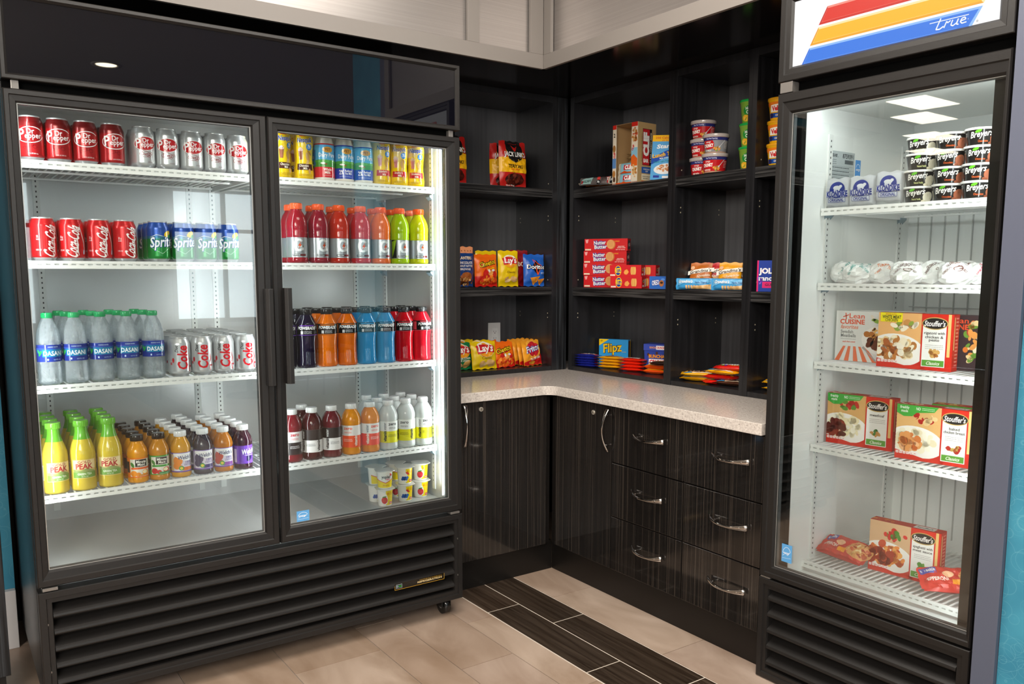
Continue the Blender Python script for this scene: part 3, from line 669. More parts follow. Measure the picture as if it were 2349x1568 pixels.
# badge plate on the grille
qa, qb = at(906, 1342, 'y', .003), at(1019, 1300, 'y', .003); bw = (qb.x-qa.x)*100
a = Art(); a.rect(0, -1.1, bw, 1.2, '17130d', 0).stroke([(0, -1.1), (bw, -1.1)], .13, 'c8962a', 1).stroke([(0, -1.1), (0, .4)], .1, 'c8962a', 1).stroke([(bw, -1.1), (bw, 1.1)], .12, 'c8a040', 1)
a.rect(.5, -.6, 2.9, .8, 'b9c8d0', 1).rect(.6, -.5, 2.8, .7, '10161a', 2).oval(1.05, .1, .28, .28, .12, 'c8e0ea', 3, 12).text('natural', 1.55, .3, .3, '3cb04a', 3, 1.1, al=-1).text('refrigerant', 1.55, -.05, .34, '3cb04a', 3, 1.15, al=-1)
a.text('HYDROCARBON', bw*.72, .55, .5, '8a6a24', 2, bw*.45, shear=.1).text('REFRIGERATION', bw*.70, -.1, .6, 'e8cf98', 2, bw*.5, shear=.1)
mb = MB(); a.add_to(mb, on_plane(qa.x+LW, .0048, .169)); mb.obj('badge', 'gloss', lc, fixn=False)
for (x0, x1) in ((.052, .668), (.704, 1.314)): pass

# --- one-door freezer, turned slightly on its feet
RR = .015; FX, FY = .522, -.943; FW = .656
ft = -PI/2+RR
fz = empty('glass_door_freezer', (FX, FY, 0), ft); tag(fz, 'tall black one-door freezer with a lit striped sign', 'freezer')
FM = Matrix.Translation((FX, FY, 0)) @ Matrix.Rotation(ft, 4, 'Z')
FA = (FM.to_3x3() @ Vector((1, 0, 0))); FN = (FM.to_3x3() @ Vector((0, 1, 0)))
def atF(u, v, dep):
    """point on the freezer's own plane at depth dep, in its own coordinates"""
    d = ray(u, v); p0 = Vector((FX, FY, 0))+FN*dep; t = (p0-CAM).dot(FN)/d.dot(FN); return FM.inverted() @ (CAM+d*t)
fsh = [(.080, .590, z, .0205 if z > .5 else .019, .0016, .14, .60) for z in (1.477, 1.253, 1.012, .752)]+[(.074, .590, .378, .019, .0018, .13, .60)]
cooler(fz, FW, .73, .012, 2.10, (1.839, 2.10), [(.0015, FW-.0015, .336, 1.806, .045, .640, .372, 1.749)],
       (.070, .598), (.05, .64), (.345, 1.775), (.002, .330), fsh, 'liner', [.262-.053*k for k in range(5)], [], [], None, [], '141414')
MB().ring(.0005, FW-.0005, 1.839, 2.10, [(0, .034), (0, .002), (.002, 0), (.018, 0), (.021, .004), (.034, .005), (.041, .012), (.041, .02)]).obj('header_frame', 'cooler_black', fz)
bx(.01, .05, .0, FW-.01, .70, .012).obj('foot', 'rubber', fz)
bx(.003, .036, 1.8065, FW-.003, .0464, 1.8385).obj('gap_shade', 'void', fz)  # added strip again, its black standing for shade above the freezer door
bx(.008, .002, 1.8075, .050, .034, 1.8375, '8c8884').obj('hinge', 'silver', fz, .001); bx(.004, .004, .3305, .040, .036, .3355, '8c8884').obj('hinge', 'silver', fz, .001)
pilaster(fz, [(.0702, .17), (.0702, .58)], .36, 1.70, 1)
gv = MB()
for k in range(11): x = .105+k*.045; gv.box(x-.0015, .634, .40, x+.0015, .6395, 1.70, 'b9bcba')
gv.box(.09, .635, 1.17, .59, .6396, 1.173, 'b9bcba').box(.09, .635, .80, .59, .6396, .803, 'b9bcba'); gv.obj('panel_seam', 'matte', fz)
# lit sign
m = bpy.data.materials.new('backlit_print'); m.use_nodes = True; nt = m.node_tree; b = nt.nodes['Principled BSDF']
at_n = nt.nodes.new('ShaderNodeAttribute'); at_n.attribute_name = 'Col'; nt.links.new(at_n.outputs['Color'], b.inputs['Emission Color']); b.inputs['Base Color'].default_value = (.02, .02, .02, 1)
b.inputs['Emission Strength'].default_value = .97; b.inputs['Roughness'].default_value = .25; MT['signcol'] = m
a = Art(); a.rect(4.05, 185.3, 65.0, 208.9 if False else 206.0, 'ffffff', 0)
def stripe(xl, z, c, hi, lo_, lighter):
    h = 4.5; s = 2.55; L_ = 47.9; P = [(xl, z), (xl+L_, z), (xl+L_+s, z+h), (xl+s, z+h)]; a.raw(P, c, 1)
    k = .55; a.raw([(xl+s, z+h), (xl+s+L_, z+h), (xl+s+L_-k*1.6, z+h-k), (xl+s+k*.3, z+h-k)], hi, 2)
    a.raw([(xl, z), (xl+L_, z), (xl+L_-k, z+k), (xl+k*1.7, z+k)], lo_, 2)
    a.raw([(xl, z), (xl+k*1.7, z+k), (xl+s+k*.3, z+h-k), (xl+s, z+h)], lighter, 2)
    a.raw([(xl+L_, z), (xl+L_+s, z+h), (xl+L_+s-k*1.6, z+h-k), (xl+L_-k, z+k)], hi, 2)
    a.stroke([(xl+k*1.7, z+k), (xl+s+k*.3, z+h-k)], .06, hi, 3).stroke([(xl+k*1.7, z+k+.1), (xl+L_*.93, z+k+.1)], .05, hi, 3)
stripe(7.0, 187.5, '2478e8', '8ec0fa', '1c68d4', '1c6ce0'); stripe(9.7, 192.6, 'fdbd14', 'ffe9a8', 'f4a808', 'f0a000'); stripe(12.3, 197.7, 'e8220e', 'f89080', 'd81a0a', 'cc1408')
for z in (202.9,): pass
W_ = 'f4f8fc'
a.stroke([(44.6, 190.7), (54.3, 190.7)], .2, W_, 5)
a.stroke([(47.4, 191.3), (46.3, 188.9), (47.2, 188.8), (48.2, 189.3)], .32, W_, 5).stroke([(48.3, 188.9), (48.9, 190.3), (49.2, 189.9), (49.9, 190.3)], .3, W_, 5)
a.stroke([(50.4, 190.3), (50.0, 189.2), (50.5, 188.9), (51.4, 189.4), (51.8, 190.3), (51.4, 189.1), (51.9, 188.95)], .3, W_, 5).stroke([(52.3, 189.6), (53.6, 189.8), (53.4, 190.3), (52.7, 190.2), (52.3, 189.5), (52.7, 189.0), (53.8, 189.1)], .3, W_, 5)
a.text('R', 54.2, 189.7, .3, 'd8e8f8', 5).oval(56.4, 188.7, .22, .22, .06, '444444', 5, 10).text('R', 56.4, 188.7, .22, '444444', 5)
mb = MB(); a.add_to(mb, on_plane(0, .012, 0)); mb.obj('lit_sign', 'signcol', fz, fixn=False)
q0, q1 = atF(1792, 1285, .0163), atF(1817, 1252, .0163); sw, sh = (q1.x-q0.x)*100, (q1.z-q0.z)*100
energy_sticker(fz, on_plane(q0.x+.001, .0161, q0.z))
# rating plate and energy label on the far side wall inside (wall faces +x of the freezer)
def on_fwall(y0, z0): return lambda u, v, o: (.0702+o, y0+u, z0+v)
def atS(u, v):
    d = ray(u, v); p0 = Vector((FX, FY, 0))+FA*.0702; t = (p0-CAM).dot(FA)/d.dot(FA); return FM.inverted() @ (CAM+d*t)
qa, qb = atS(1898, 410), atS(1961, 352); pw, ph = (qb.y-qa.y)*100, (qb.z-qa.z)*100
a = Art(); a.rect(0, -3, pw, ph, 'b4bcbe', 0).text('true', pw*.18, ph*.86, 1.2, '30383c', 1, pw*.3, shear=.4).stroke([(pw*.03, ph*.78), (pw*.38, ph*.8)], .08, '30383c', 1).text('8759391', pw*.74, ph*.85, 1.3, '22282c', 1, pw*.42)
a.rect(pw*.62, ph*.58, pw*.95, ph*.72, '555c60', 1).lines(pw*.03, pw*.3, ph*.7, 3, .6, '5a6266', 1, .14, 3)
for k in range(7): a.rect(pw*.03, ph*.48-k*1.1, pw*.97, ph*.48-k*1.1+.06, '6a7276', 1)
a.lines(pw*.1, pw*.8, ph*.45, 6, 1.1, '50585c', 1, .3, 8)
a.rect(pw+.5, ph*.12, pw+3.4, ph*.78, '3f8fd8', 0).oval(pw+2, ph*.45, 1.1, 1.6, .15, 'e8f2fa', 1, 14, .3, 2.8).text('energy', pw+1.95, ph*.42, .8, 'f4f8fc', 2, 2.2, shear=.3).rect(pw+.5, -.4, pw+3.4, ph*.1, '7a6a60', 0).rect(pw+.5, -1.5, pw+3.2, -.6, 'b88a80', 0)
mb = MB(); a.add_to(mb, on_fwall(qa.y, qa.z)); mb.obj('rating_plate', 'paper', fz, fixn=False)
# LED lamps inside the doors (the coolers' own lighting)
def lamp(Mx, x, z, L_, d, power, dep=.066, horiz=False):
    l = bpy.data.lights.new('led_lamp', 'AREA'); l.shape = 'RECTANGLE'; l.size = .008; l.size_y = L_; l.energy = power; l.color = (.95, 1, 1)
    o = bpy.data.objects.new('led_lamp', l); COL.objects.link(o)
    wp = Mx @ Vector((x, dep, z)); zc = -(Mx.to_3x3() @ Vector(d)).normalized()
    yv = (Mx.to_3x3() @ Vector((1, 0, 0))) if horiz else Vector((0, 0, 1)); yv = (yv-zc*yv.dot(zc)).normalized(); xv = yv.cross(zc)
    o.matrix_world = Matrix.Translation(wp) @ Matrix((xv, yv, zc)).transposed().to_4x4()
LM = Matrix.Translation((-LW, 0, 0))
for x, dx in ((.040, .55), (.680, -.55), (.696, .55), (1.318, -.55)): lamp(LM, x, 1.12, 1.25, (dx, .8, 0), 1.7)
lamp(FM, .5965, 1.05, 1.3, (-.75, .6, 0), 2.6, .054); lamp(FM, .33, 1.772, .48, (0, .45, -.8), .9, .056, True)
def clip(par, x, y, z, s): MB().prism([(x, z-.002), (x+s*.014, z-.004), (x+s*.014, z-.010), (x, z-.024)], y-.012, y+.020, 'y', '8fa4ae').obj('shelf_clip', 'matte', par)
for z in (1.477, 1.253, 1.012, .752):
    for y in (.17, .58): clip(fz, .0705, y, z-.006, 1)
for z in (1.585, 1.312, .962, .645):
    for y in (.125, .51): clip(lc, 1.3265, y, z-.021, -1)
# ================================================================== DRINKS
SHELF = {'L': ['top left shelf', 'second left shelf', 'third left shelf', 'lowest left shelf'], 'R': ['top right shelf', 'second right shelf', 'third right shelf', 'lowest right shelf']}
def row(p, us, v, y, z, look, shelf, rz=0, back=0, dy=.07, start=0, bp=None, bskip=(), jit=.12, seed=1, dx=0, grp=None):
    """a front row at measured places and the rows standing behind it"""
    rr = random.Random(seed*31+len(us))
    g = grp or (look.split(' with ')[0]+'s on the '+shelf)
    xs = [at(u, v, 'y', y).x for u in us]
    wd = [max(max(abs(q.co.x) for q in pt[1].vertices) for pt in (p[i] if isinstance(p, (list, tuple)) else p).parts)+.0007 for i in range(len(us))]
    for _ in range(60):                                   # neighbours touch, they do not interpenetrate
        for i in range(len(xs)-1):
            o_ = wd[i]+wd[i+1]-(xs[i+1]-xs[i])
            if o_ > 0: xs[i] -= o_/2; xs[i+1] += o_/2
        xs[0] = max(xs[0], -1.3402+wd[0]); xs[-1] = min(xs[-1], -.0532-wd[-1])
    for i, u in enumerate(us):
        P = Vector((xs[i], y, z))
        a = (rz[i] if isinstance(rz, (list, tuple)) else rz)+rr.uniform(-jit, jit)*.6-math.atan2(xs[i]-CAM.x, y-CAM.y)   # how far each label is turned off the row
        q = p[i] if isinstance(p, (list, tuple)) else p
        lk = look[i] if isinstance(look, (list, tuple)) else look
        put(q, (P.x, y, z), '%s, %s from left in front row, %s' % (lk, ORD[i+start], shelf), a, g)
        nb = back[i] if isinstance(back, (list, tuple)) else back
        for k in range(nb):
            if (i, k) in bskip: continue
            qq = (bp[i] if isinstance(bp, (list, tuple)) else bp) or q
            put(qq, (P.x+dx*(k+1), y+dy*(k+1), z), '%s, %s row, behind %s front one, %s' % (lk, ORD[k+1], ORD[i+start], shelf), a+rr.uniform(-.3, .3), g)

# ---- cans
CP = [(.0235, .0), (.0255, .002), (.0305, .009), (.033, .013), (.033, .100), (.0318, .104), (.0272, .115), (.0268, .1165)]
def can(colfn, art, m='metal', silver='c9ccce'):
    p = Proto('soda_can', 'can')
    N = 22; z0, z1 = .013, .100; prof = CP[:3]+[(.033, z0+(z1-z0)*i/N) for i in range(N+1)]+CP[5:]
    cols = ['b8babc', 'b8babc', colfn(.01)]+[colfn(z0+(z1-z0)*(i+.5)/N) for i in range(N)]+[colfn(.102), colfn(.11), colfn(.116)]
    cols = cols[:len(prof)-1]
    p.part('body', MB().lathe(prof, 36, cols=cols, cap=True), m)
    lid = MB().lathe([(.0268, .1165), (.0276, .1185), (.0272, .1205), (.0258, .1205), (.0245, .1165), (.0001, .1168)], 36, col='d0d2d4', cap=False)
    lid.box(-.006, -.014, .1172, .006, .008, .1182, 'dcdee0')
    p.part('lid', lid, 'silver')
    if art: p.art('printed_label', art, on_cyl(.033), m='gloss', du=.35, off=.0004)
    return p
def dp_logo(a, u, v, k=1, red=None):
    if red: a.ell(u, v, 2.75*k, 1.75*k, red, 0, 28, .08)
    a.oval(u, v, 2.65*k, 1.65*k, .17*k, 'e8e4e4', 2, 26, .5 if not red else 0, 6.0, .08)
    a.text('Dr', u+.1*k, v+.75*k, 1.1*k, 'f4f2f2', 3, 1.4*k, bold=.015, rot=.06).text('P', u-1.62*k, v+.1*k, 2.1*k, 'f4f2f2', 3, 1.15*k, bold=.02, rot=.06).text('epper', u+.62*k, v-.52*k, 1.15*k, 'f4f2f2', 3, 3.2*k, bold=.01, rot=.06)
    return a
a = dp_logo(Art(), .1, 6.8, 1.28); a.oval(.1, 6.5, 2.75, 1.75, .14, '2a0a0c', 1, 20, 3.5, 5.2, .08)
for u, v, r_ in ((-.6, 4.0, .7), (.3, 4.1, .45), (1.1, 3.6, .5), (-1.4, 3.3, .35)): a.oval(u, v, r_, r_*.9, .06, '4a0a10', 1, 14)
a.text('12 FL OZ (355 mL)', .6, 1.75, .3, 'e0d0d0', 2, 2.4)
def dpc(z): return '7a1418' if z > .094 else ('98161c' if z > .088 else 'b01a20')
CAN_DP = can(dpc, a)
a = Art(); dp_logo(a, .1, 7.0, 1.2, 'b41c24'); a.oval(-.1, 6.9, 3.0, 2.0, .12, '6a1a20', 1, 20, 2.4, 4.0, .08)
a.text('Diet', -.2, 4.05, 1.0, '8e1c28', 2, 1.9, bold=.01, shear=.15).oval(-.2, 4.0, 1.4, .85, .11, '8e1c28', 1, 20)
for u, v, r_ in ((1.3, 3.9, .5), (1.8, 4.3, .35), (.9, 3.4, .4)): a.oval(u, v, r_, r_*.9, .07, '9c3038', 1, 12)
a.text('12 FL OZ', 1.3, 1.75, .3, '8a5a5c', 2, 1.4)
CAN_DDP = can(lambda z: 'c4c6c8' if z > .094 else 'cfd1d3', a, 'silver')
a = Art(); a.text('Coca-Cola', .1, 5.7, 3.0, 'f6f2f0', 3, 8.8, bold=.02, shear=.35, rot=PI/2-.12)
a.stroke([(1.5, 1.6), (1.2, 3.0), (1.35, 4.6), (1.15, 6.0), (1.5, 7.4)], [.1, .34, .2, .34, .1], 'f6f2f0', 2)
a.stroke([(1.9, 10), (2.6, 7.5), (3.3, 5.2), (3.4, 3.4)], [.1, .25, .35, .3], 'e8e4e4', 1).ell(3.2, 2.6, .35, .8, 'b8d0e8', 2, 12, -.2)
a.text('22 g', -3.0, 6.6, .6, 'f0d8d8', 2, .9).text('SUGARS', -3.0, 5.9, .35, 'f0d8d8', 2, 1.0).text('12 FL OZ', -3.0, 3.0, .4, 'f0d8d8', 2, 1.4)
CAN_COKE = can(lambda z: 'c8161c', a)
a = Art()
a.stroke([(-3.4, 7.2), (-1.5, 8.0), (.8, 7.5)], [.05, .2, .05], 'dfe8e0', 1).stroke([(-3.4, 7.0), (-2.8, 4.0), (0, 2.4), (2.8, 4.6)], .1, 'b8d8c0', 1)
a.otext('Sprite', .1, 5.5, 2.9, 'eef4f6', '1a46a0', 3, .06, wd=7.0, shear=.2, rot=.08)
a.ell(1.9, 8.3, 1.3, .85, 'f2c828', 1, 16, .5).ell(2.6, 7.7, .8, .5, '3aa040', 2, 12, .5)
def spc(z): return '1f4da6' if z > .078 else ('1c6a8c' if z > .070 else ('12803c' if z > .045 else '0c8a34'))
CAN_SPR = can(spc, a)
a = Art(); a.text('Coke', .2, 5.9, 2.9, 'd01824', 3, 7.4, bold=.03, rot=PI/2, shear=.12).text('Diet', -1.5, 8.6, .9, '303436', 3, 2.1, rot=PI/2, shear=.35)
a.stroke([(2.5, 1.5), (2.2, 3.5), (2.7, 5), (2.3, 7)], [.3, .1, .25, .08], 'c01824', 2).ell(-2.6, 5.0, .35, .8, 'b82830', 1, 10).ell(2.9, 3.0, .45, .3, 'b01824', 2, 10).rect(-3.6, 3.6, -3.0, 4.4, 'b05058', 1)
CAN_DC = can(lambda z: 'd2d4d6', a, 'silver')
ZS = (1.586, 1.313, .963, .646)
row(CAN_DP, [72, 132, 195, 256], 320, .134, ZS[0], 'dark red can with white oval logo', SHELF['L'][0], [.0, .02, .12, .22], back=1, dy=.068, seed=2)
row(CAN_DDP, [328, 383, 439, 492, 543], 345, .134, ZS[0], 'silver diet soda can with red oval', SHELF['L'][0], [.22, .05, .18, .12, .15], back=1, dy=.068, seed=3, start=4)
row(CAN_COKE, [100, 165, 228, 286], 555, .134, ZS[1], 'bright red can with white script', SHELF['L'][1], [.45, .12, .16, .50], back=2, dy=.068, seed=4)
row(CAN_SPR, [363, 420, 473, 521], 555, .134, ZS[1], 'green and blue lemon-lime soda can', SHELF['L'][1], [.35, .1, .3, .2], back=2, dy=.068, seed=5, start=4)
row(CAN_DC, [413, 463, 514, 561], 830, .134, ZS[2], 'silver diet cola can with red lettering', SHELF['L'][2], [.3, .1, .15, .2], back=5, dy=.069, seed=6, start=5)

# ---- bottles
def band(p, R, z0, z1, col, art=None, m='gloss', n=36, rf=None, sub=None, name='label', off=.0006, cols=None):
    N = max(1, int((z1-z0)/.01)); zs = [z0+(z1-z0)*i/N for i in range(N+1)]
    prof = [((rf(z) if rf else R)+off, z) for z in zs]
    mb = MB().lathe(prof, n, cols=cols or [col]*N, cap=False)
    if art: art.add_to(mb, on_cyl(R, rf), .4, None, off+.0004)
    p.part(name, mb, m, fixn=False, sub=sub); return p
def cap(p, r, z0, z1, col, m='gloss', name='cap', sub=None):
    mb = MB().lathe([(r, z0), (r, z1-.002), (r-.0015, z1)], 28, col=col)
    for i in range(28): a_ = 2*PI*i/28; x, y = math.cos(a_)*(r+.0002), math.sin(a_)*(r+.0002); mb.box(x-.0005, y-.0005, z0+.001, x+.0005, y+.0005, z1-.003, col)
    p.part(name, mb, m, sub=sub); return p
# water
p = Proto('water_bottle', 'bottle')
WP = [(.020, .003), (.028, 0), (.0315, .006), (.0318, .020), (.0300, .026), (.0318, .032), (.0318, .045), (.0300, .051), (.0316, .057), (.0316, .115), (.0308, .122), (.0312, .130), (.0285, .150), (.0215, .172), (.0145, .186), (.0128, .192), (.0128, .198)]
rf = prof_r(WP); p.part('body', MB().lathe(WP, 32, col='e4f0f8'), 'clear')
a = Art(); a.text('DASANI', 0, 9.0, 1.25, 'eef6fa', 3, 4.9, bold=.02).rect(-9.8, 10.2, 9.8, 10.5, '3a4ca8', 1).text('PURIFIED WATER', 0, 10.8, .32, 'b8c8e8', 2, 2.6).text('16.9 FL OZ', 1.0, 7.2, .35, 'a8b8e0', 2, 2.0).rect(-1.6, 7.0, -1.2, 7.5, 'c8d8f0', 2)
a.rect(-2.8, 8.0, 3.0, 10.1, '1f7aa6', 1).ell(-3.4, 9.0, .35, .9, '2a9a4a', 2, 12, -.5).ell(-3.9, 9.4, .3, .8, '3aac5a', 2, 12, .5)
band(p, .0316, .066, .114, '24358c', a, cols=['24358c', '24358c', '2850a0', '24358c'])
cap(p, .0145, .189, .204, '1f9c5c'); WATER = p
# glass tea bottle
p = Proto('tea_bottle', 'bottle')
TP = [(.027, .003), (.033, .0), (.0345, .006), (.0345, .105), (.0325, .120), (.0265, .140), (.0195, .158), (.0165, .172), (.0165, .192)]
p.part('body', MB().lathe(TP, 32, col='dcc23c'), 'liquid')
rf = prof_r(TP); p.part('neck_sleeve', MB().lathe([(rf(z)+.0007, z) for z in (.150, .157, .164, .172, .188)], 28, col='5fa62c', cap=False), 'gloss', fixn=False)
a = Art(); a.rect(-3.4, 3.6, 3.4, 9.2, 'd8bf7c', 0).rect(-3.2, 6.4, 3.2, 9.0, 'ecd9a4', 1).text('GOLD', 0, 8.5, .75, 'a8442a', 3, 3.4).text('PEAK', 0, 7.2, 1.5, 'b02a28', 3, 4.6, bold=.035).poly([(-3.0, 6.3), (-1, 6.0), (.5, 6.6), (2.8, 5.8), (2.8, 5.5), (-3, 5.5)], '8a9a58', 2)
a.rect(-3.2, 3.8, 3.2, 5.5, '6a9a3a', 1).text('GREEN TEA', 0, 4.95, .6, 'f0f4e0', 2, 3.8).text('18.5 FL OZ', 0, 4.2, .3, 'e0e8d0', 2, 1.8).rect(-3.25, 3.7, -3.15, 9.1, 'c89a38', 2).rect(3.15, 3.7, 3.25, 9.1, 'c89a38', 2)
a.rect(-5.6, 4.0, -4.6, 8.4, 'e8e8e0', 0); a.ell(4.4, 4.6, .9, 1.3, 'caa25c', 1, 14, .3)
for i in range(6): a.rect(-5.4+i*.12, 4.3, -5.34+i*.12, 8.0, '505048', 1)
mb = MB(); a.add_to(mb, on_cyl(.0345), .4, None, .0005); p.part('label', mb, 'paper', fixn=False)
cap(p, .0195, .187, .205, '6cb23a'); TEA = p
# small square-shouldered juice
def juice(body, labc, artf, capc='1c1a1a', shoulder=True):
    p = Proto('juice_bottle', 'bottle')
    JP = [(.024, .002), (.0285, 0), (.030, .005), (.030, .012), (.0288, .016), (.0288, .078), (.0302, .083), (.0300, .092), (.027, .104), (.020, .117), (.0165, .123), (.0165, .131)]
    p.part('body', MB().lathe(JP, 32, col=body), 'liquid')
    a = Art(); artf(a); band(p, .0288, .017, .077, labc, a)
    cap(p, .0178, .126, .144, capc); return p
def mm(fruit, strip, edge):
    def f(a):
        a.rect(-2.9, 2.0, 2.9, 7.4, 'e8e4d8', 0).rect(-1.4, 5.0, 1.9, 7.2, '1e2420', 2).text('Minute', .25, 6.55, .8, 'f4f2ea', 3, 2.7).text('Maid', .25, 5.65, .8, 'f4f2ea', 3, 2.0).rect(-2.6, 4.2, 2.8, 4.8, strip, 2).lines(-1.2, 2.2, 4.0, 1, .3, 'f8f0e0', 3, .15)
        for (u, v, r_) in ((-1.9, 2.9, .95), (-.6, 2.6, .7), (1.5, 3.2, 1.0)): a.ell(u, v, r_, r_*.95, fruit, 2, 16)
        a.ell(-2.2, 5.6, .45, .9, '4a8a3a', 2, 12, .5).ell(1.3, 3.3, .75, .5, 'f2e8b8', 3, 14).rect(-.6, 2.1, 2.6, 2.6, '2c8c4c' if edge else 'd88820', 3).rect(-9, 1.7, 9, 2.0, '3f9a3c' if edge else 'e86a1c', 1).rect(-9, 7.3, 9, 7.7, '3f9a3c' if edge else 'e8781c', 1)
        a.rect(-4.6, 3.2, -3.2, 6.6, '26302c', 1)
    return f
MMO = juice('f0a010', 'e88020', mm('f0921c', 'e8601c', 0)); MMA = juice('d08a1c', '4a9a3a', mm('c02a28', '3a9a3c', 1))
def welch(fr, strip, bg='dfd8e8', dark='50408c'):
    def f(a):
        a.rect(-2.9, 1.9, 2.9, 7.5, bg, 0).ell(-1.6, 5.2, 1.4, 1.6, fr, 1, 16).ell(-1.9, 3.6, 1.2, 1.1, fr, 2, 14).ell(-.9, 3.2, .8, .7, fr, 2, 14)
        a.poly([(-2.9, 7.6), (2.9, 7.6), (2.9, 5.2), (0.6, 5.0), (-1.2, 6.0), (-2.9, 7.0)], 'f4f4f6', 3).text("Welch's", .5, 6.3, 1.15, '2a3a6a', 5, 4.1, bold=.02, shear=.12, rot=.03).text('100%', 1.5, 4.75, .7, dark, 4, 1.8)
        a.lines(.2, 2.8, 4.2, 2, .35, dark, 4, .15).rect(-.3, 2.1, 2.9, 3.2, strip, 3).ell(-.6, 2.9, .75, .75, '3f9a4c', 4, 14).ell(-.6, 2.9, .45, .45, 'e8d040', 5, 10).rect(-9, 7.3, 9, 7.8, '7a5ab0', 1).rect(-9, 1.6, 9, 2.0, '6a4aa0', 1)
    return f
WO = juice('dfa01c', 'd8b890', welch('e88a2c', 'e0701c'), 'eceef0'); WG = juice('2a1826', 'b8b0d0', welch('382a50', '3a2a70'), 'eceef0')
WPc = juice('c87a1c', 'd8c0b0', welch('c04a38', '8a3aa0'), 'eceef0')
p = juice('3c1428', '7040b0', lambda a: (a.rect(-2.9, 1.9, 2.9, 7.5, '7848c0', 0).text("Welch's", 1.0, 5.8, 1.6, 'f4f4f8', 4, 4.8, bold=.03, shear=.15, rot=.08), [a.ell(.4+.55*(i % 3), 3.9-.5*(i//3), .38, .38, '2c2058', 3, 12) for i in range(8)], a.rect(-4.2, 2.2, -3.0, 6.6, 'c8b8e0', 2), a.lines(-.5, 2.6, 4.6, 1, .3, 'e8e0f4', 4, .2)), 'eceef0'); WGP = p
row([TEA]*3, [128, 189, 253], 1060, .136, ZS[3], 'green-necked bottle of pale green tea', SHELF['L'][3], [.25, .1, -.1], back=3, dy=.072, seed=7)
row([MMO, MMA], [317, 365], 1065, .136, ZS[3], ['small orange juice bottle with black cap', 'small apple juice bottle with black cap'], SHELF['L'][3], [.25, .2], back=4, dy=.066, seed=8, start=3, grp='small juice bottles with black caps')
row([WO, WG, WPc, WGP], [415, 466, 513, 558], 1050, .136, ZS[3], ['yellow-orange juice bottle with white cap', 'dark grape juice bottle with white cap', 'amber juice bottle with white cap', 'purple-labelled grape juice bottle with white cap'], SHELF['L'][3], [.2, .05, .1, .35], back=[4, 5, 4, 4], dy=.066, seed=9, start=5, grp='small juice bottles with white caps')
row([WATER]*5, [112, 173, 233, 293, 352], 800, .133, ZS[2], 'clear water bottle with green cap', SHELF['L'][2], [.35, .1, .25, .2, .3], back=[0, 2, 2, 2, 2], dy=.068, seed=10, dx=-.012)

# ---- flavoured milk and white milk
def flav(bandc, txt, drink):
    p = Proto('flavoured_milk_bottle', 'bottle')
    FP = [(.026, .0), (.0315, .004), (.0325, .02), (.030, .045), (.0285, .065), (.0300, .090), (.0325, .115), (.0325, .130), (.030, .146), (.023, .160), (.0175, .168)]
    rf = prof_r(FP); p.part('body', MB().lathe(FP, 36, col='f2cc10'), 'gloss')
    a = Art(); a.otext('Nesquik', .1, 12.2, 1.5, '1a3aa8', 'f6f0d8', 2, .06, wd=4.7, shear=.12, rot=.03).rect(-1.6, 13.6, .4, 13.95, 'd83a28', 1)
    a.ell(1.5, 10.3, 1.05, 1.05, '2a80d0', 1, 18).text('8g', 1.5, 10.6, .7, 'f4f8fc', 2, .9).lines(.9, 2.1, 10.2, 2, .28, 'f4f8fc', 2, .12)
    a.poly([(-2.2, 9.2), (-.6, 9.2), (-.85, 6.2), (-1.95, 6.2)], drink, 1).ell(-1.4, 9.3, .95, .45, 'e0b8a8', 2, 14).ell(-1.4, 9.7, .5, .4, 'ecd0c4', 3, 12)
    a.ell(1.1, 7.0, .7, 1.6, 'c89a5c', 1, 14, .25).ell(1.7, 8.4, .35, 1.1, 'b8884c', 2, 12, .8).ell(.9, 5.3, .5, .9, 'd8b070', 2, 12, -.4)
    a.rect(-2.6, 2.9, 2.8, 4.9, bandc, 2).text(txt, -.3, 4.3, .75, 'f6ead8', 4, 3.0, shear=.1).text('Milk', .1, 3.4, .7, 'f6ead8', 4, 1.3).lines(-2.2, 2.4, 1.6, 2, .4, 'c8a010', 2, .2).ell(1.4, 2.5, .4, .9, 'd0a068', 5, 10)
    mb = MB(); a.add_to(mb, on_cyl(.0315, rf), .35, .6, .0006); p.part('printed_sleeve', mb, 'gloss', fixn=False)
    cap(p, .0195, .165, .184, 'f2d020'); return p
FC = flav('4a2418', 'Chocolate', '9a5a3c'); FS = flav('c01c2c', 'Strawberry', 'd88890')
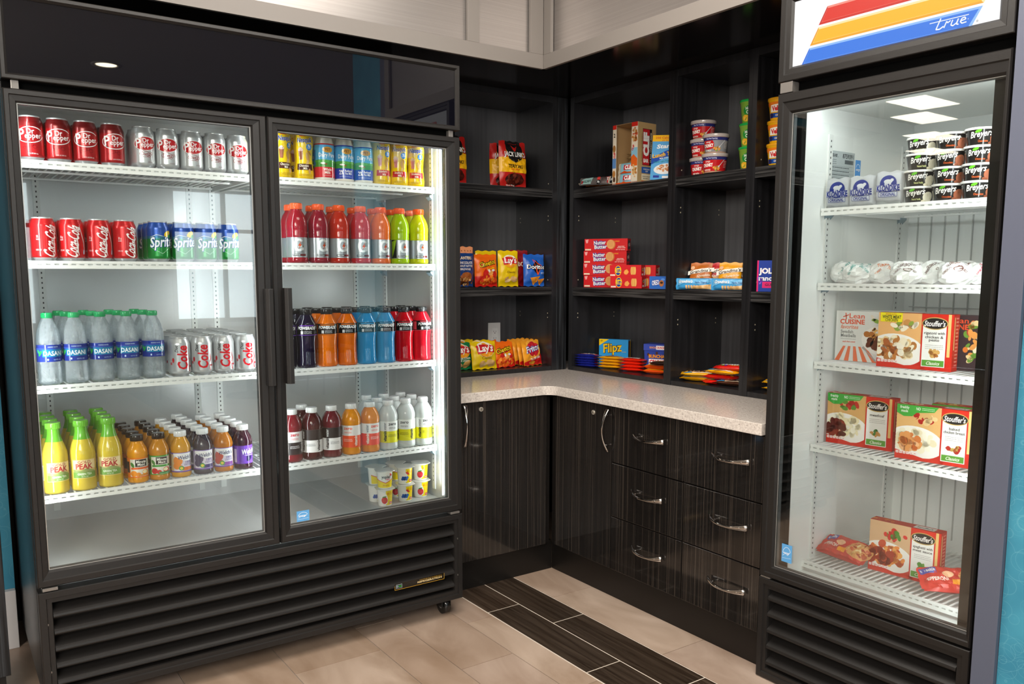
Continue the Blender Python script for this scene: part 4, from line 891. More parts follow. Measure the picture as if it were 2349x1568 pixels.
def milk(l1, l2, c):
    p = Proto('milk_bottle', 'bottle')
    MP = [(.029, 0), (.0325, .004), (.033, .010), (.033, .108), (.0325, .118), (.028, .136), (.0215, .150), (.0195, .156), (.0195, .168)]
    rf = prof_r(MP); p.part('body', MB().lathe(MP, 36, col='f0ece2'), 'gloss')
    a = Art(); a.rect(-8, 4.4, 8, 6.4, '3f8f3a', 1).ell(-1, 6.3, 3.2, .5, '4fa044', 2, 16).ell(3, 6.3, 2.6, .4, '5aac4c', 2, 16).ell(-.9, 5.6, .8, .3, 'e8e4e0', 4, 12).ell(.1, 5.3, .4, .2, 'a03828', 4, 8).rect(-8, 1.0, 8, 4.4, c, 1)
    a.ell(.7, 10.0, 1.7, .95, 'd89a2c', 2, 20).text('PET', .7, 10.0, .8, '7a4a1c', 3, 1.7).text('Dairy Pure', .6, 8.1, 1.3, 'f6f8fa', 3, 5.6, bold=.02)
    if l2 == 'Milk': a.text(l1, .6, 3.6, .85, 'f8f0e8', 3, 2.6).text(l2, .6, 2.6, .85, 'f8f0e8', 3, 1.9).lines(-.6, 1.8, 1.7, 1, .3, 'f0c8c0', 3, .12)
    else: a.text('2%', -1.2, 3.1, 1.4, 'f4f6fa', 3, 1.5, bold=.03).text('Reduced', 1.2, 3.6, .75, 'f4f6fa', 3, 2.5).text('Fat Milk', 1.2, 2.7, .75, 'f4f6fa', 3, 2.3).lines(-1.8, 2.2, 1.9, 2, .3, 'a8b8e8', 3, .12)
    a.rect(-8, 11.6, 8, 12.0, c, 2).rect(-4.6, 5, -3.6, 10, '2a6aa8', 2)
    band(p, .033, .010, .118, '58aede', a, rf=rf)
    cap(p, .0205, .162, .178, 'e8e4da'); return p
MW = milk('Whole', 'Milk', 'd02a34'); M2 = milk('2%', 'Fat', '1c3eb0')
SR0 = 'top right shelf'
row([FC, FC, MW, M2, M2, FS, FS, FS], [645, 696, 744, 789, 832, 874, 914, 952], 365, .134, ZS[0],
    ['yellow chocolate milk bottle', 'yellow chocolate milk bottle', 'white milk bottle with red band', 'white milk bottle with blue band', 'white milk bottle with blue band', 'yellow strawberry milk bottle', 'yellow strawberry milk bottle', 'yellow strawberry milk bottle'], SR0,
    [.5, .12, .12, .1, .15, .35, .15, .12], back=[1]*8, dy=.07, seed=11, grp='milk bottles on the top right shelf')

# ---- sports drinks
def sport(liq, g='e06a20', dark=False):
    p = Proto('sports_drink_bottle', 'bottle')
    GP = [(.028, .003), (.033, 0), (.0352, .006), (.0352, .014), (.0335, .018), (.0335, .084), (.0350, .090), (.0338, .094), (.0352, .100), (.0338, .105), (.0352, .111), (.0352, .125), (.033, .142), (.027, .158), (.0195, .170), (.0175, .175), (.0175, .180)]
    p.part('body', MB().lathe(GP, 36, col=liq), 'liquid')
    a = Art()
    if dark: a.rect(-4.2, 2.0, -2.2, 8.4, '20261c', 1).poly([(-4.0, 7.8), (-2.2, 8.4), (-2.8, 5.4), (-3.8, 2.2)], 'a8cc20', 2)
    a.oval(.5, 5.9, 1.35, 1.75, .75, 'f6f6f6', 2, 18, .75, 5.6).rect(.4, 5.1, 2.15, 5.75, 'f6f6f6', 3).rect(1.5, 4.2, 2.15, 5.75, 'f6f6f6', 3)
    a.poly([(1.25, 7.2), (.2, 5.6), (.75, 5.6), (.3, 4.5), (1.45, 6.1), (.9, 6.1)], 'e8541c', 4)
    a.rect(-1.6, 2.3, 1.0, 3.0, '2c2e30', 2).text('PERFORM', -.3, 2.65, .35, 'e8e8e8', 3, 2.2).rect(1.0, 2.3, 2.8, 3.0, '7a3030' if not dark else '98b060', 2).lines(-1.2, 1.8, 3.8, 2, .35, '6a6e72', 2, .12)
    band(p, .0335, .0185, .084, 'b4b8bc', a, m='silver')
    cap(p, .0195, .176, .196, 'ee5a1c'); return p
G1 = sport('a01c2c'); G2 = sport('901a2e'); G3 = sport('c02a14'); G4 = sport('c8242c'); G5 = sport('ee6c18'); G6 = sport('a8cc10', dark=True); G7 = sport('c8cc14')
row([G1, G2, G3, G4, G5, G6, G7], [681, 731, 778, 827, 873, 916, 960], 550, .136, ZS[1],
    ['dark red sports drink with orange cap', 'wine-red sports drink with orange cap', 'orange-red sports drink with orange cap', 'bright red sports drink with orange cap', 'orange sports drink with orange cap', 'lime green sports drink with orange cap', 'yellow sports drink with orange cap'], SHELF['R'][1],
    [.1, .25, .15, .05, .2, .35, .15], back=1, dy=.078, seed=12, dx=.008, grp='sports drinks with orange caps')
def power(liq, acc):
    p = Proto('sports_drink_bottle', 'bottle')
    PP = [(.028, .003), (.032, 0), (.0345, .005), (.0345, .014), (.0325, .022), (.0320, .085), (.0345, .103), (.0348, .108), (.0348, .146), (.0335, .150), (.024, .168), (.0175, .178), (.0165, .184)]
    rf = prof_r(PP); mb = MB().lathe(PP, 36, col=liq)
    p.part('body', mb, 'liquid')
    a = Art(); a.text('POWERADE', 0, 13.4, .95, 'f4f4f6', 3, 5.9, bold=.04, shear=.2).rect(-2.4, 14.1, 2.4, 14.35, acc, 2).rect(-2.0, 11.4, -1.2, 12.4, 'd8d8da', 2).lines(-.9, 1.6, 12.4, 3, .35, 'c8c8cc', 2, .14).rect(-9, 11.0, 9, 11.15, acc, 1)
    a.rect(-5.2, 11.4, -3.7, 14.3, acc, 2)
    band(p, .0348, .109, .146, '18181a', a)
    cap(p, .0195, .178, .196, '202022'); return p
P1 = power('1c1430', '7a3ac0'); P2 = power('f07808', 'f08020'); P3 = power('e8700c', 'e87a20'); P4 = power('2284c4', '3a9ad8'); P5 = power('3a94cc', '5aaadc'); P6 = power('c40c1c', 'e03040'); P7 = power('d8182c', 'f04858')
row([P1, P1, P2, P3, P4, P5, P6, P7], [664, 706, 754, 801, 847, 892, 937, 978], 780, .136, ZS[2],
    ['dark purple sports drink with black cap']*2+['bright orange sports drink with black cap', 'deep orange sports drink with black cap', 'blue sports drink with black cap', 'pale blue sports drink with black cap', 'dark red sports drink with black cap', 'bright red sports drink with black cap'], SHELF['R'][2],
    [.35, .1, .1, .1, .1, .12, .15, .5], back=2, dy=.072, seed=13, dx=-.006, grp='sports drinks with black caps')
def vita(liq, top, bot, ztext=None, txc='1c1c1e', cl='e8eaea', inv=False):
    p = Proto('vitamin_drink_bottle', 'bottle')
    VP = [(.027, .003), (.032, 0), (.0345, .005), (.035, .016), (.0335, .024), (.0335, .105), (.035, .112), (.0345, .124), (.030, .140), (.022, .154), (.0155, .161), (.0155, .168)]
    p.part('body', MB().lathe(VP, 36, col=liq), 'liquid' if liq != 'e0e6e8' else 'liquid')
    a = Art(); a.rect(-9, 2.6, 9, 6.8, bot, 0).rect(-9, 6.8, 9, 10.4, top, 0)
    a.text('vitamin', -2.0, 5.0, 1.05, txc, 3, 3.9, bold=.04, rot=PI/2).text('water', -2.0, 8.6, 1.0, '8a8c90' if not inv else 'e8e8e8', 3, 2.8, rot=PI/2)
    a.text('vitamin', 3.4, 5.0, 1.05, txc, 3, 3.9, bold=.04, rot=PI/2)
    if ztext: a.text('zero', .7, 9.3, 1.1, ztext, 3, 3.0).lines(-.6, 2.0, 8.2, 2, .35, ztext, 3, .14)
    a.lines(-.9, 2.2, 5.6, 3, .35, txc if bot != 'f0eeee' else '505458', 3, .12)
    band(p, .0335, .026, .104, bot, a, m='paper')
    cap(p, .0185, .160, .178, cl, 'gloss'); return p
V0 = vita('801c28', 'e8e4e4', '20181c', 'c82a38', 'e8e4e4'); V1 = vita('4a1218', '241a1c', 'f0eeee', None, '1c1c1e', inv=True); V2 = vita('6a1624', '1c1618', 'f0eeee', None, '1c1c1e', inv=True)
V3 = vita('f0980c', 'eeeae6', 'f0501c', 'f0501c', 'f6e8dc'); V4 = vita('f0900c', 'eeeae6', 'f0481c', 'f0481c', 'f6e8dc'); V5 = vita('dfe4e2', 'eef0ee', 'e6e01c', '2c2e30', '2a2c20'); V6 = vita('dfe4e2', 'eef0ee', 'e6e01c', '2c2e30', '2a2c20')
row([V0, V1, V2, V3, V4, V5, V6, V6], [672, 714, 761, 806, 849, 893, 936, 975], 1000, .137, ZS[3],
    ['dark red vitamin drink with black label', 'dark berry vitamin drink, mostly white label', 'wine-red vitamin drink, black and white label', 'orange vitamin drink with white-orange label', 'orange zero vitamin drink facing forward', 'cloudy vitamin drink with yellow label', 'cloudy vitamin drink with yellow label', 'cloudy vitamin drink with yellow label'], SHELF['R'][3],
    [.1, -.35, .15, -.5, .3, .25, -.3, .2], back=[1, 1, 0, 0, 0, 2, 2, 2], dy=.078, seed=14, dx=-.006, grp='vitamin drinks with clear caps')
# ---- yogurt cups on the cooler floor
def yog(fr, kind):
    p = Proto('yogurt_cup', 'yogurt')
    YP = [(.0285, 0), (.0295, .003), (.0245, .058), (.0245, .062)]; YP = [(.0235, 0), (.0245, .003), (.0285, .060), (.0295, .064)]
    rf = prof_r(YP); p.part('cup', MB().lathe(YP, 32, col='f2efe6'), 'gloss')
    a = Art()
    if kind == 'logo':
        a.poly([(-4.5, 3.6), (-1.5, 2.6), (0, 2.1), (4.4, 4.0), (4.4, .4), (-4.5, .4)], 'f4d80c', 1).stroke([(-4.4, 3.7), (-1.5, 2.75), (0, 2.2), (4.4, 4.1)], .22, 'd8202c', 2)
        a.text('yoplait', .2, 4.3, 1.1, '3a3a3c', 3, 3.4).text('original', .8, 3.5, .5, 'd8305c', 3, 1.7).ell(1.9, 5.2, .3, .5, 'd82030', 3, 10, .4).ell(2.3, 4.9, .25, .45, 'd82030', 3, 10, -.6).text('99% fat free', .2, 1.3, .45, 'c87a10', 3, 2.6)
    else:
        a.rect(-.2, .6, 3.2, 5.9, 'f2d40c', 1).ell(-.5, 3.1, 1.0, 2.2, 'f2efe6', 2, 16, .2)
        if fr == 's': a.ell(-.7, 2.4, 1.15, 1.3, 'd02838', 3, 16).ell(-.7, 3.7, .8, .25, '3a8a3a', 4, 10, .2); [a.ell(-1.3+.4*(i % 4), 2.0+.5*(i//4), .06, .09, 'f2d090', 5, 6) for i in range(10)]
        else: [a.ell(-1.5+.8*(i % 3)+.3*(i//3), 2.0+.65*(i//3), .5, .48, ['2a5cae', '1c4690', '3a70bc'][i % 3], 3+i % 2, 12) for i in range(6)]; a.ell(.5, 4.2, .9, .35, 'd03a3a', 3, 12, -.6)
        a.text('6', .6, 4.9, .9, 'd8441c', 3, .5).lines(1.1, 3.0, 5.2, 3, .35, 'c87a10', 3, .14).rect(1.2, .9, 2.8, 1.7, 'd02a38', 3).text('EACH', 2.0, 1.3, .35, 'f4f0ec', 4, 1.2)
    mb = MB(); a.add_to(mb, on_cyl(.0275, rf), .3, None, .0004); p.part('printed_label', mb, 'gloss', fixn=False)
    s = .034; c = .012; P = [(-s, -s+c), (-s+c, -s), (s-c, -s), (s, -s+c), (s, s-c), (s-c, s), (-s+c, s), (-s, s-c)]
    p.part('foil_lid', MB().prism(P, .0642, .0655, 'z', 'e2e0da'), 'gloss'); return p
YL = yog('', 'logo'); YS_ = yog('s', 'f'); YB = yog('b', 'f'); HY = .0661; FZ = .4402
yp = {}
for nm, (u, v) in {'a': (890, 1161), 'b': (936, 1150), 'c': (972, 1140)}.items(): yp[nm] = at(u, v, 'z', FZ)
def yput(pr, base, dy, lvl, lab, rz): b_ = yp[base]; put(pr, (b_.x-dy*.02, b_.y+.024+dy, FZ+lvl*HY), lab, rz-.35, 'yogurt cups stacked on the cooler floor')
yput(YS_, 'a', 0, 0, 'strawberry yogurt cup, lower cup of the left front stack', .1); yput(YL, 'a', 0, 1, 'yellow logo yogurt cup, upper cup of the left front stack', .05)
yput(YB, 'b', 0, 0, 'blueberry yogurt cup, lower cup of the middle stack', .1); yput(YB, 'b', 0, 1, 'blueberry yogurt cup, upper cup of the middle stack', .1)
yput(YS_, 'c', 0, 0, 'strawberry yogurt cup, lower cup of the right-hand stack', .1); yput(YS_, 'c', 0, 1, 'strawberry yogurt cup, upper cup of the right-hand stack', .05)
yput(YB, 'a', .072, 0, 'blueberry yogurt cup, lower cup behind the left front stack', .2); yput(YL, 'a', .072, 1, 'yellow yogurt cup, upper cup behind the left front stack', .9)
yput(YS_, 'b', .072, 0, 'strawberry yogurt cup, lower cup behind the middle stack', .1); yput(YL, 'b', .072, 1, 'yellow logo yogurt cup, upper cup behind the middle stack', 1.1)
# ================================================================== PACKAGES
def carton(name, cat, w_, h, d, base, front=None, side=None, top=None, sidec=None, topc=None, left=None, m='paper'):
    """upright card box, front face at y=0, measurements in metres; art origin bottom-left of its face"""
    p = Proto(name, cat); mb = MB()
    mb.box(-w_/2, 0, 0, w_/2, d, h, base)
    if topc: mb.box(-w_/2, 0, h, w_/2, d, h+.0003, topc)
    p.part('carton', mb, m)
    q = MB(); n = 0
    for a, f in ((front, on_plane(-w_/2, 0, 0)), (side, on_side(w_/2, 0, 0)), (left, on_left(-w_/2, d, 0)), (top, on_top(-w_/2, 0, h+.0003))):
        if a: a.add_to(q, f, None, None, .0003, .00012); n += 1
    if sidec: q.box(w_/2, .0002, .0002, w_/2+.0002, d-.0002, h-.0002, sidec)
    if n: p.part('printed_panel', q, m, fixn=False)
    return p
def pillow(name, cat, w_, h, d, colf, art=None, crimp='v', m='film', seed=1, nx=20, ny=22, flare=.0, wr=.0016, part='printed_front', boxy=False):
    """sealed bag or flow-wrap: v from 0 to h, front bulges to -y; crimped at top and bottom ('v') or at the two ends ('u')"""
    rr = random.Random(seed); ph = [rr.uniform(0, 6.28) for _ in range(8)]; cr = .012 if crimp == 'v' else .009
    def S(u, v, side):
        a = min(1, abs(2*u/w_)); b_ = min(1, abs(2*v/h-1))
        if boxy: B = (1-a**9)**.35*(1-b_**9)**.35
        elif crimp == 'v': q = max(0, (b_-0)); e = (h/2-cr)/(h/2); b2 = min(1, b_/e); B = (1-a**3.2)**.6*(1-b2**2.6)**.75
        else: e = (w_/2-cr)/(w_/2); a2 = min(1, a/e); B = (1-a2**3.5)**.6*(1-b_**4)**.5
        wob = wr*(math.sin(u*210+ph[0]+v*60)*math.sin(v*150+ph[1])+.7*math.sin(u*90-v*170+ph[2]))*min(1, B*2+.15)
        y = -side*(d/2*B)-wob*(1 if side > 0 else .6)-.0004*side
        x = u*(1+flare*(abs(2*v/h-1)**2-.4)) if crimp == 'v' else u
        z = v+(.0022*math.sin(u*160+ph[3])*(b_**6) if crimp == 'v' else 0)
        if crimp == 'u': x += .0015*math.sin(v*260+ph[4])*(a**8)
        return (x, y, z)
    mb = MB()
    for side in (1, -1):
        k = len(mb.v)
        for j in range(ny+1):
            for i in range(nx+1): mb.v.append(S(-w_/2+w_*i/nx, h*j/ny, side))
        for j in range(ny):
            for i in range(nx):
                q = k+j*(nx+1)+i; f = [q, q+1, q+nx+2, q+nx+1]
                mb.f.append(f if side > 0 else f[::-1]); mb.c.append(lin(colf((i+.5)/nx, (j+.5)/ny) if callable(colf) else colf)); mb.sm.append(True)
    p = Proto(name, cat); p.part('wrapper', mb, m, fixn=False)
    if art:
        fn = lambda u, v, o: (lambda P: (P[0], P[1]-o, P[2]))(S(u, v, 1))
        q = MB(); art.add_to(q, fn, .7, .7, .0013, .0002); p.part(part, q, m, fixn=False)
    return p
def settle(p, loc, rot, lim, M0=None):
    """rest a posed package on its shelf and keep it clear of the panels round it"""
    from mathutils import Euler
    m = Euler(rot).to_matrix(); st = []
    for pt in p.parts:
        vs = pt[1].vertices; k = max(1, len(vs)//500)
        st += [m @ vs[i].co for i in range(0, len(vs), k)]
    mn = [min(q[i] for q in st)+loc[i] for i in range(3)]; mx_ = [max(q[i] for q in st)+loc[i] for i in range(3)]
    out = list(loc)
    for i in (0, 1):
        if mx_[i] > lim[2*i+1]: out[i] -= mx_[i]-lim[2*i+1]
        if mn[i] < lim[2*i] and not (mx_[i] > lim[2*i+1]): out[i] += lim[2*i]-mn[i]
    if mn[2] < loc[2]+.0004: out[2] += loc[2]+.0004-mn[2]
    return tuple(out)
def bay(y):
    for lo, hi in ((-.0775, .5385), (-.4805, -.1215), (-.906, -.5225)):
        if lo-.03 < y < hi+.03: return (XU+.001, 1.2538, lo, hi)
    return (XU+.001, 1.2538, -9, 9)
def putR(p, u, v, x, z, label, rz=-PI/2, group=None, **k):
    P = at(u, v, 'x', x); L_ = settle(p, (x, P.y, z), (k.get('rx', 0), k.get('ry', 0), rz), bay(P.y)); return put(p, L_, label, rz, group, **k)
def putL(p, u, v, y, z, label, rz=0, group=None, **k):
    P = at(u, v, 'y', y); L_ = settle(p, (P.x, y, z), (k.get('rx', 0), k.get('ry', 0), rz), (.062, .8585, YU+.001, .8862)); return put(p, L_, label, rz, group, **k)

# ---- jerky bags, top shelf of the left bay
def jerky(flav_):
    a = Art(clip=(-7, .2, 7, 20.8)); a.rect(-7, 6.5, 7, 13.2, 'f0b414', 0).poly([(-4.4, 20.8), (4.4, 20.8), (4.8, 16.5), (3.6, 12.6), (0, 10.9), (-3.6, 12.6), (-4.8, 16.5)], '181414', 1)
    a.stroke([(-5.0, 16.5), (-3.7, 12.4), (0, 10.7), (3.7, 12.4), (5.0, 16.5)], .3, 'c8a030', 2).poly([(-.9, 16.8), (0, 15.9), (.9, 16.8), (1.9, 18.8), (.8, 17.8), (-.8, 17.8), (-1.9, 18.8)], 'b01c18', 3)
    a.otext("JACK LINK'S", 0, 14.4, 2.1, 'f2f0ec', '20140f', 4, .05, wd=12.0).text(flav_, 0, 9.3, 1.5, '181410', 4, 8.6, bold=.03).text('BEEF JERKY', 0, 7.8, .6, 'd83a18', 4, 5.0)
    a.ell(0, 3.4, 5.4, 2.7, '3a120c', 2, 24).food(0, 3.4, 4.6, 2.1, ['4a1810', '5c2014', '300e0a', '6a2a1a'], 34, 1.1, 4, 3).text('NET WT 3.25 OZ', -2, .8, .5, 'f0e8e0', 7, 5)
    return pillow('jerky_bag', 'snack bag', .158, .208, .045, lambda u, v: 'b8201c' if v < .3 or v > .63 else 'f0b414', a, seed=3, flare=-.05)
JB = jerky('TERIYAKI')
Z1, Z2, Z3 = 1.6726, 1.2170, .8380
putL(JB, 1177, 380, .655, Z1, 'red black and yellow jerky bag at the front of its shelf', .08, 'jerky bags', rx=-.05)
putL(JB, 1161, 380, .72, Z1, 'jerky bag half hidden behind the front jerky bag', -.25, 'jerky bags', rx=-.06)
putL(JB, 1040, 380, .665, Z1, 'jerky bag mostly hidden by the large cooler edge', .2, 'jerky bags', rx=-.05)
# ---- chip bags
def chips(kind, w_=.125, h=.16, d=.045, seed=1):
    W = w_*100; H = h*100; a = Art(clip=(-W/2+.1, .2, W/2-.1, H-.2)); k = W/12.5; c = 'e8c410'
    if kind == 'lays' or kind == 'sour':
        c = 'e6c40e' if kind == 'lays' else '17804a'
        a.ell(0, H*.70, 4.4*k, 3.3*k, 'f0ead8', 1, 28).ell(0, H*.68, 4.1*k, 3.0*k, 'f0a024', 2, 28).poly([(-4.6*k, H*.70+1.5*k), (-2*k, H*.70+2.3*k), (2.2*k, H*.70+1.9*k), (4.6*k, H*.70+1.2*k), (4.4*k, H*.70-1.5*k), (1*k, H*.70-1.2*k), (-4.0*k, H*.70-1.9*k)], 'c81c28', 4)
        a.text("Lay's", .1, H*.70+.15*k, 2.9*k, 'f6f2ec', 6, 7.4*k, bold=.03, shear=.12)
        if kind == 'lays': a.text('Classic', .2, H*.40, 1.1*k, '8a6a14', 4, 5.0*k).ell(-2.2*k, H*.22, 1.3*k, .8*k, 'd8a868', 3, 16, .5).ell(2.4*k, H*.2, 2.4*k, 1.4*k, 'e0b478', 3, 20, -.3).ell(-1.2*k, H*.16, 1.8*k, .8*k, 'ecc890', 4, 16, .3)
        else: a.text('Sour Cream', .4, H*.42, 1.0*k, 'e8f0e4', 4, 7*k).text('& Onion', .4, H*.33, 1.0*k, 'e8f0e4', 4, 5*k).ell(2.2*k, H*.2, 2.4*k, 1.6*k, 'e0b060', 3, 20, .3).ell(-2.4*k, H*.16, 2.2*k, 1.2*k, 'e6c080', 3, 18, -.2)
        cf = c
    elif kind == 'cheetos':
        a.otext('Cheetos', -.2, H*.72, 2.1*k, 'f4cc14', '1a1410', 4, .10, wd=9.2*k, shear=.15, rot=.22).text('Crunchy', 1.2*k, H*.55, 1.0*k, 'f4cc14', 5, 4.2*k, rot=.2, bold=.03)
        a.ell(.8*k, H*.36, 3.9*k, 3.3*k, 'c8201a', 1, 22).food(.4*k, H*.2, 4.6*k, 1.8*k, ['f08020', 'e86414', 'f89a38', 'd8281c', 'e8501c'], 40, .95, seed, 2).ell(1.2*k, H*.42, 1.5*k, 1.1*k, 'e8a050', 5, 14, .4).ell(2.6*k, H*.5, .9*k, .5*k, 'e8e4dc', 6, 10).ell(.2*k, H*.48, .5*k, .8*k, 'f0ece4', 6, 10, .4)
        cf = lambda u, v: 'ee6a14' if v > .34 else 'cc2018'
    elif kind == 'fritos':
        a.ell(.3*k, H*.64, 4.7*k, 4.0*k, 'f4b040', 1, 26).ell(.3*k, H*.64, 4.2*k, 3.2*k, 'c8202c', 2, 24, .15).otext('Fritos', 0, H*.66, 2.5*k, 'f6f4f0', '1c3c98', 4, .08, wd=9.2*k, shear=.15, rot=.14).text('The ORIGINAL', 1*k, H*.27, 1.0*k, 'f6ece0', 4, 6.8*k, rot=.15).poly([(-6.2*k, 0), (6.2*k, 0), (6.2*k, H*.45), (2*k, H*.30), (-6.2*k, H*.14)], 'd01c1c', 1).ell(-1*k, 1.2*k, 2.2*k, .7*k, 'e8a030', 3, 14)
        cf = 'f0a028'
    elif kind == 'doritos':
        a.poly([(.4*k, H*.82), (3.0*k, H*.60), (.8*k, H*.36), (-3.0*k, H*.58)], '14161c', 1).stroke([(-1.6*k, H*.84), (1.2*k, H*.70), (3.4*k, H*.64), (.9*k, H*.36), (-1.6*k, H*.84)], [.1, .5, .2, .6, .1], 'e8501c', 2)
        a.otext('Doritos', 0, H*.60, 2.1*k, 'f4f4f6', '14161c', 4, .08, wd=10.4*k, rot=-.02).poly([(-3.4*k, H*.26), (2.4*k, H*.31), (-.6*k, H*.02)], 'e09028', 3).poly([(1.0*k, H*.2), (5.4*k, H*.24), (3.2*k, H*.01)], 'd88424', 4).food(0, H*.18, 1.4*k, 1.2*k, ['f0a840', 'c87018'], 8, .3, 3, 5).lines(2.6*k, 5*k, H*.42, 2, .4, 'e8eef4', 4, .15)
        cf = '1f5cb8'
    elif kind == 'brownie':
        a.rect(-7, H*.0, 7, H*.84, '1d3f7c', 0).text('PLANTERS', 0, H*.72, 1.3*k, 'f0d8b0', 4, 8*k, bold=.03).text('CHOCOLATE', .2, H*.60, 1.1*k, 'f4f0ea', 4, 8*k).text('PEANUT BUTTER', .2, H*.52, .9*k, 'f4f0ea', 4, 8.6*k).text('BROWNIE', .2, H*.44, .9*k, 'f4f0ea', 4, 6*k).ell(1*k, H*.24, 3.4*k, 2.4*k, 'a85c28', 2, 20).food(0, H*.13, 5.4*k, 1.8*k, ['c88a48', '7a4420', 'e0b070', '4a2814', '9a6030'], 44, .8, 5, 3)
        for q in range(6): a.ell((-4.5+1.8*q)*k, H*.9, .25, .3, '8a4a28', 3, 8)
        cf = lambda u, v: 'e89a6c' if v > .84 else '1d3f7c'
    elif kind == 'redbag': a.text('BBQ', 0, H*.6, 2, 'f0d8c0', 4, 6*k); cf = '8e1420'
    return pillow('chip_bag', 'snack bag', w_, h, d, cf, a, seed=seed)
CL = chips('lays', .112, .165, seed=1); CC = chips('cheetos', .124, .146, seed=2); CD = chips('doritos', .118, .150, seed=3); CB = chips('brownie', .12, .178, seed=4); CR = chips('redbag', .12, .17, seed=5)
g = 'snack bags on the middle shelf'
putL(CL, 1118, 615, .70, Z2, 'yellow chip bag behind the orange and yellow bags, middle shelf', -.05, g, rx=-.10)
putL(CR, 1186, 615, .72, Z2, 'dark red snack bag behind the blue one, middle shelf', .1, g, rx=-.04)
putL(CR, 1222, 615, .775, Z2, 'dark red snack bag furthest back by the right panel, middle shelf', .1, g, rx=-.04)
putL(CB, 1060, 612, .635, Z2, 'navy nut snack pouch half hidden by the large cooler', .1, g)
putL(CC, 1115, 620, .645, Z2, 'orange cheese snack bag on the middle shelf', .05, g, rx=-.05)
putL(CL, 1166, 618, .65, Z2, 'bright yellow chip bag at the front of the middle shelf', .0, g, rx=-.04)
putL(CD, 1225, 620, .645, Z2, 'blue tortilla chip bag on the middle shelf', -.03, g, rx=-.05)
BL = chips('lays', .138, .128, seed=6); BS = chips('sour', .13, .124, seed=7); BC = chips('cheetos', .130, .116, .026, seed=8); BF = chips('fritos', .142, .122, .027, seed=9)
g = 'small snack bags on the lowest left shelf'
putL(BL, 1062, 812, .775, Z3, 'yellow chip bag at the far left behind the green one', .1, g, rx=-.12)
putL(BC, 1113, 806, .80, Z3, 'orange cheese snack bag furthest back by the outlet', .0, g, rx=-.02)
putL(BL, 1098, 812, .715, Z3, 'yellow chip bag directly behind the front yellow one, lowest shelf', .05, g, rx=-.12)
putL(BS, 1059, 826, .665, Z3, 'green sour cream chip bag half hidden by the large cooler', .2, g, rx=-.14)
putL(BL, 1112, 826, .640, Z3, 'yellow chip bag at the front of the lowest shelf', .05, g, rx=-.14)
for i in range(3): putL(BC, 1158-3*i, 820-4*i,   .650+.034*i, Z3, ['orange cheese snack bag at the front of the lowest shelf', 'orange cheese snack bag, second in its row on the lowest shelf', 'orange cheese snack bag, third in its row on the lowest shelf'][i], .12, g, rx=-.22)
for i in range(4): putL(BF, 1233-7*i, 818-3*i, .642+.038*i, Z3, ['orange and red corn chip bag at the very front, lowest shelf', 'corn chip bag, second in its leaning row', 'corn chip bag, third in its leaning row', 'corn chip bag, last in its leaning row'][i], .32, g, rx=-.2)

# ---- bay B, top: nutrition bars, open bar carton, tuna kit
def bar_box(name, cat, w_, h, d, base, fn, sidef=None):
    a = Art(clip=(0, 0, w_*100, h*100)); fn(a, w_*100, h*100); b_ = None
    if sidef: b_ = Art(clip=(0, 0, d*100, h*100)); sidef(b_, d*100, h*100)
    return carton(name, cat, w_, h, d, base, a, b_)
Z1R, Z2R, Z3R = 1.6713, 1.2149, .8368
a = Art(clip=(-7.2, .1, 7.2, 3.7)); a.poly([(-6.6, .2), (-1.5, .2), (-.5, 3.4), (-6.6, 2.6)], '8fb4b0', 1).text("BUILDER'S", -3.6, 1.4, 1.2, '2a3432', 3, 4.6, bold=.03).ell(-6.0, 1.2, .6, .8, 'c8242c', 3, 12).rect(1.6, 1.9, 3.0, 3.7, 'd03a34', 2).ell(2.3, .9, 1.1, 1.1, '101010', 2, 16).text('20g', 2.3, .9, .9, 'f0f0f0', 4, 1.3).rect(3.6, .2, 6.8, 3.6, '4a3c3a', 1)
NB1 = pillow('nutrition_bar', 'snack bar', .15, .038, .02, '5c5654', a, crimp='u', seed=11, nx=22, ny=8, wr=.0008)
a = Art(clip=(-7.2, .1, 7.2, 3.9)); a.rect(-5.5, .4, -1.0, 3.4, 'c8202c', 1).text('CLIF', -3.2, 1.9, 2.2, 'f4f0ec', 3, 4.0, bold=.05).rect(0, .2, 3.4, 3.4, '202428', 1).text('BAR', 1.6, 1.8, 1.2, 'f0f0f0', 3, 2.4).rect(4, .1, 6.8, 3.7, 'e8e0d0', 1)
NB2 = pillow('nutrition_bar', 'snack bar', .15, .040, .02, 'd8cdb8', a, crimp='u', seed=12, nx=22, ny=8, wr=.0008)
NB3 = pillow('nutrition_bar', 'snack bar', .15, .040, .02, 'b8641c', None, crimp='u', seed=13, nx=22, ny=8, wr=.001)
g = 'nutrition bars on the top shelf'
def bar(p, u, x, z, rz, label, tilt=-.15, gg=None): P = at(u, 420, 'x', x); put(p, (x, P.y, z+.010), label, rz, gg or g, rx=-PI/2-tilt if False else tilt)
for i, (p_, u, x, zz, rz, tl, lb) in enumerate(((NB1, 1363, .985, .012, -1.12, -.42, 'grey-green builder bar leaning at the front of its pile'), (NB2, 1401, 1.022, .012, -1.5, -.35, 'white-wrapped bar with red block beside the open carton'), (NB3, 1378, 1.05, .012, -1.0, -.5, 'brown wrapped bar behind the grey-green bar'), (NB2, 1402, 1.105, .012, -.8, -.5, 'cream wrapped bar at the back of the bar pile'))):
    P = at(u, 420, 'x', x); put(p_, (x, P.y, Z1R+zz+.004), lb, rz, g, rx=tl)
cw, ch, cd = .150, .262, .115
p = Proto('bar_carton', 'carton'); t_ = .0012; mb = MB()
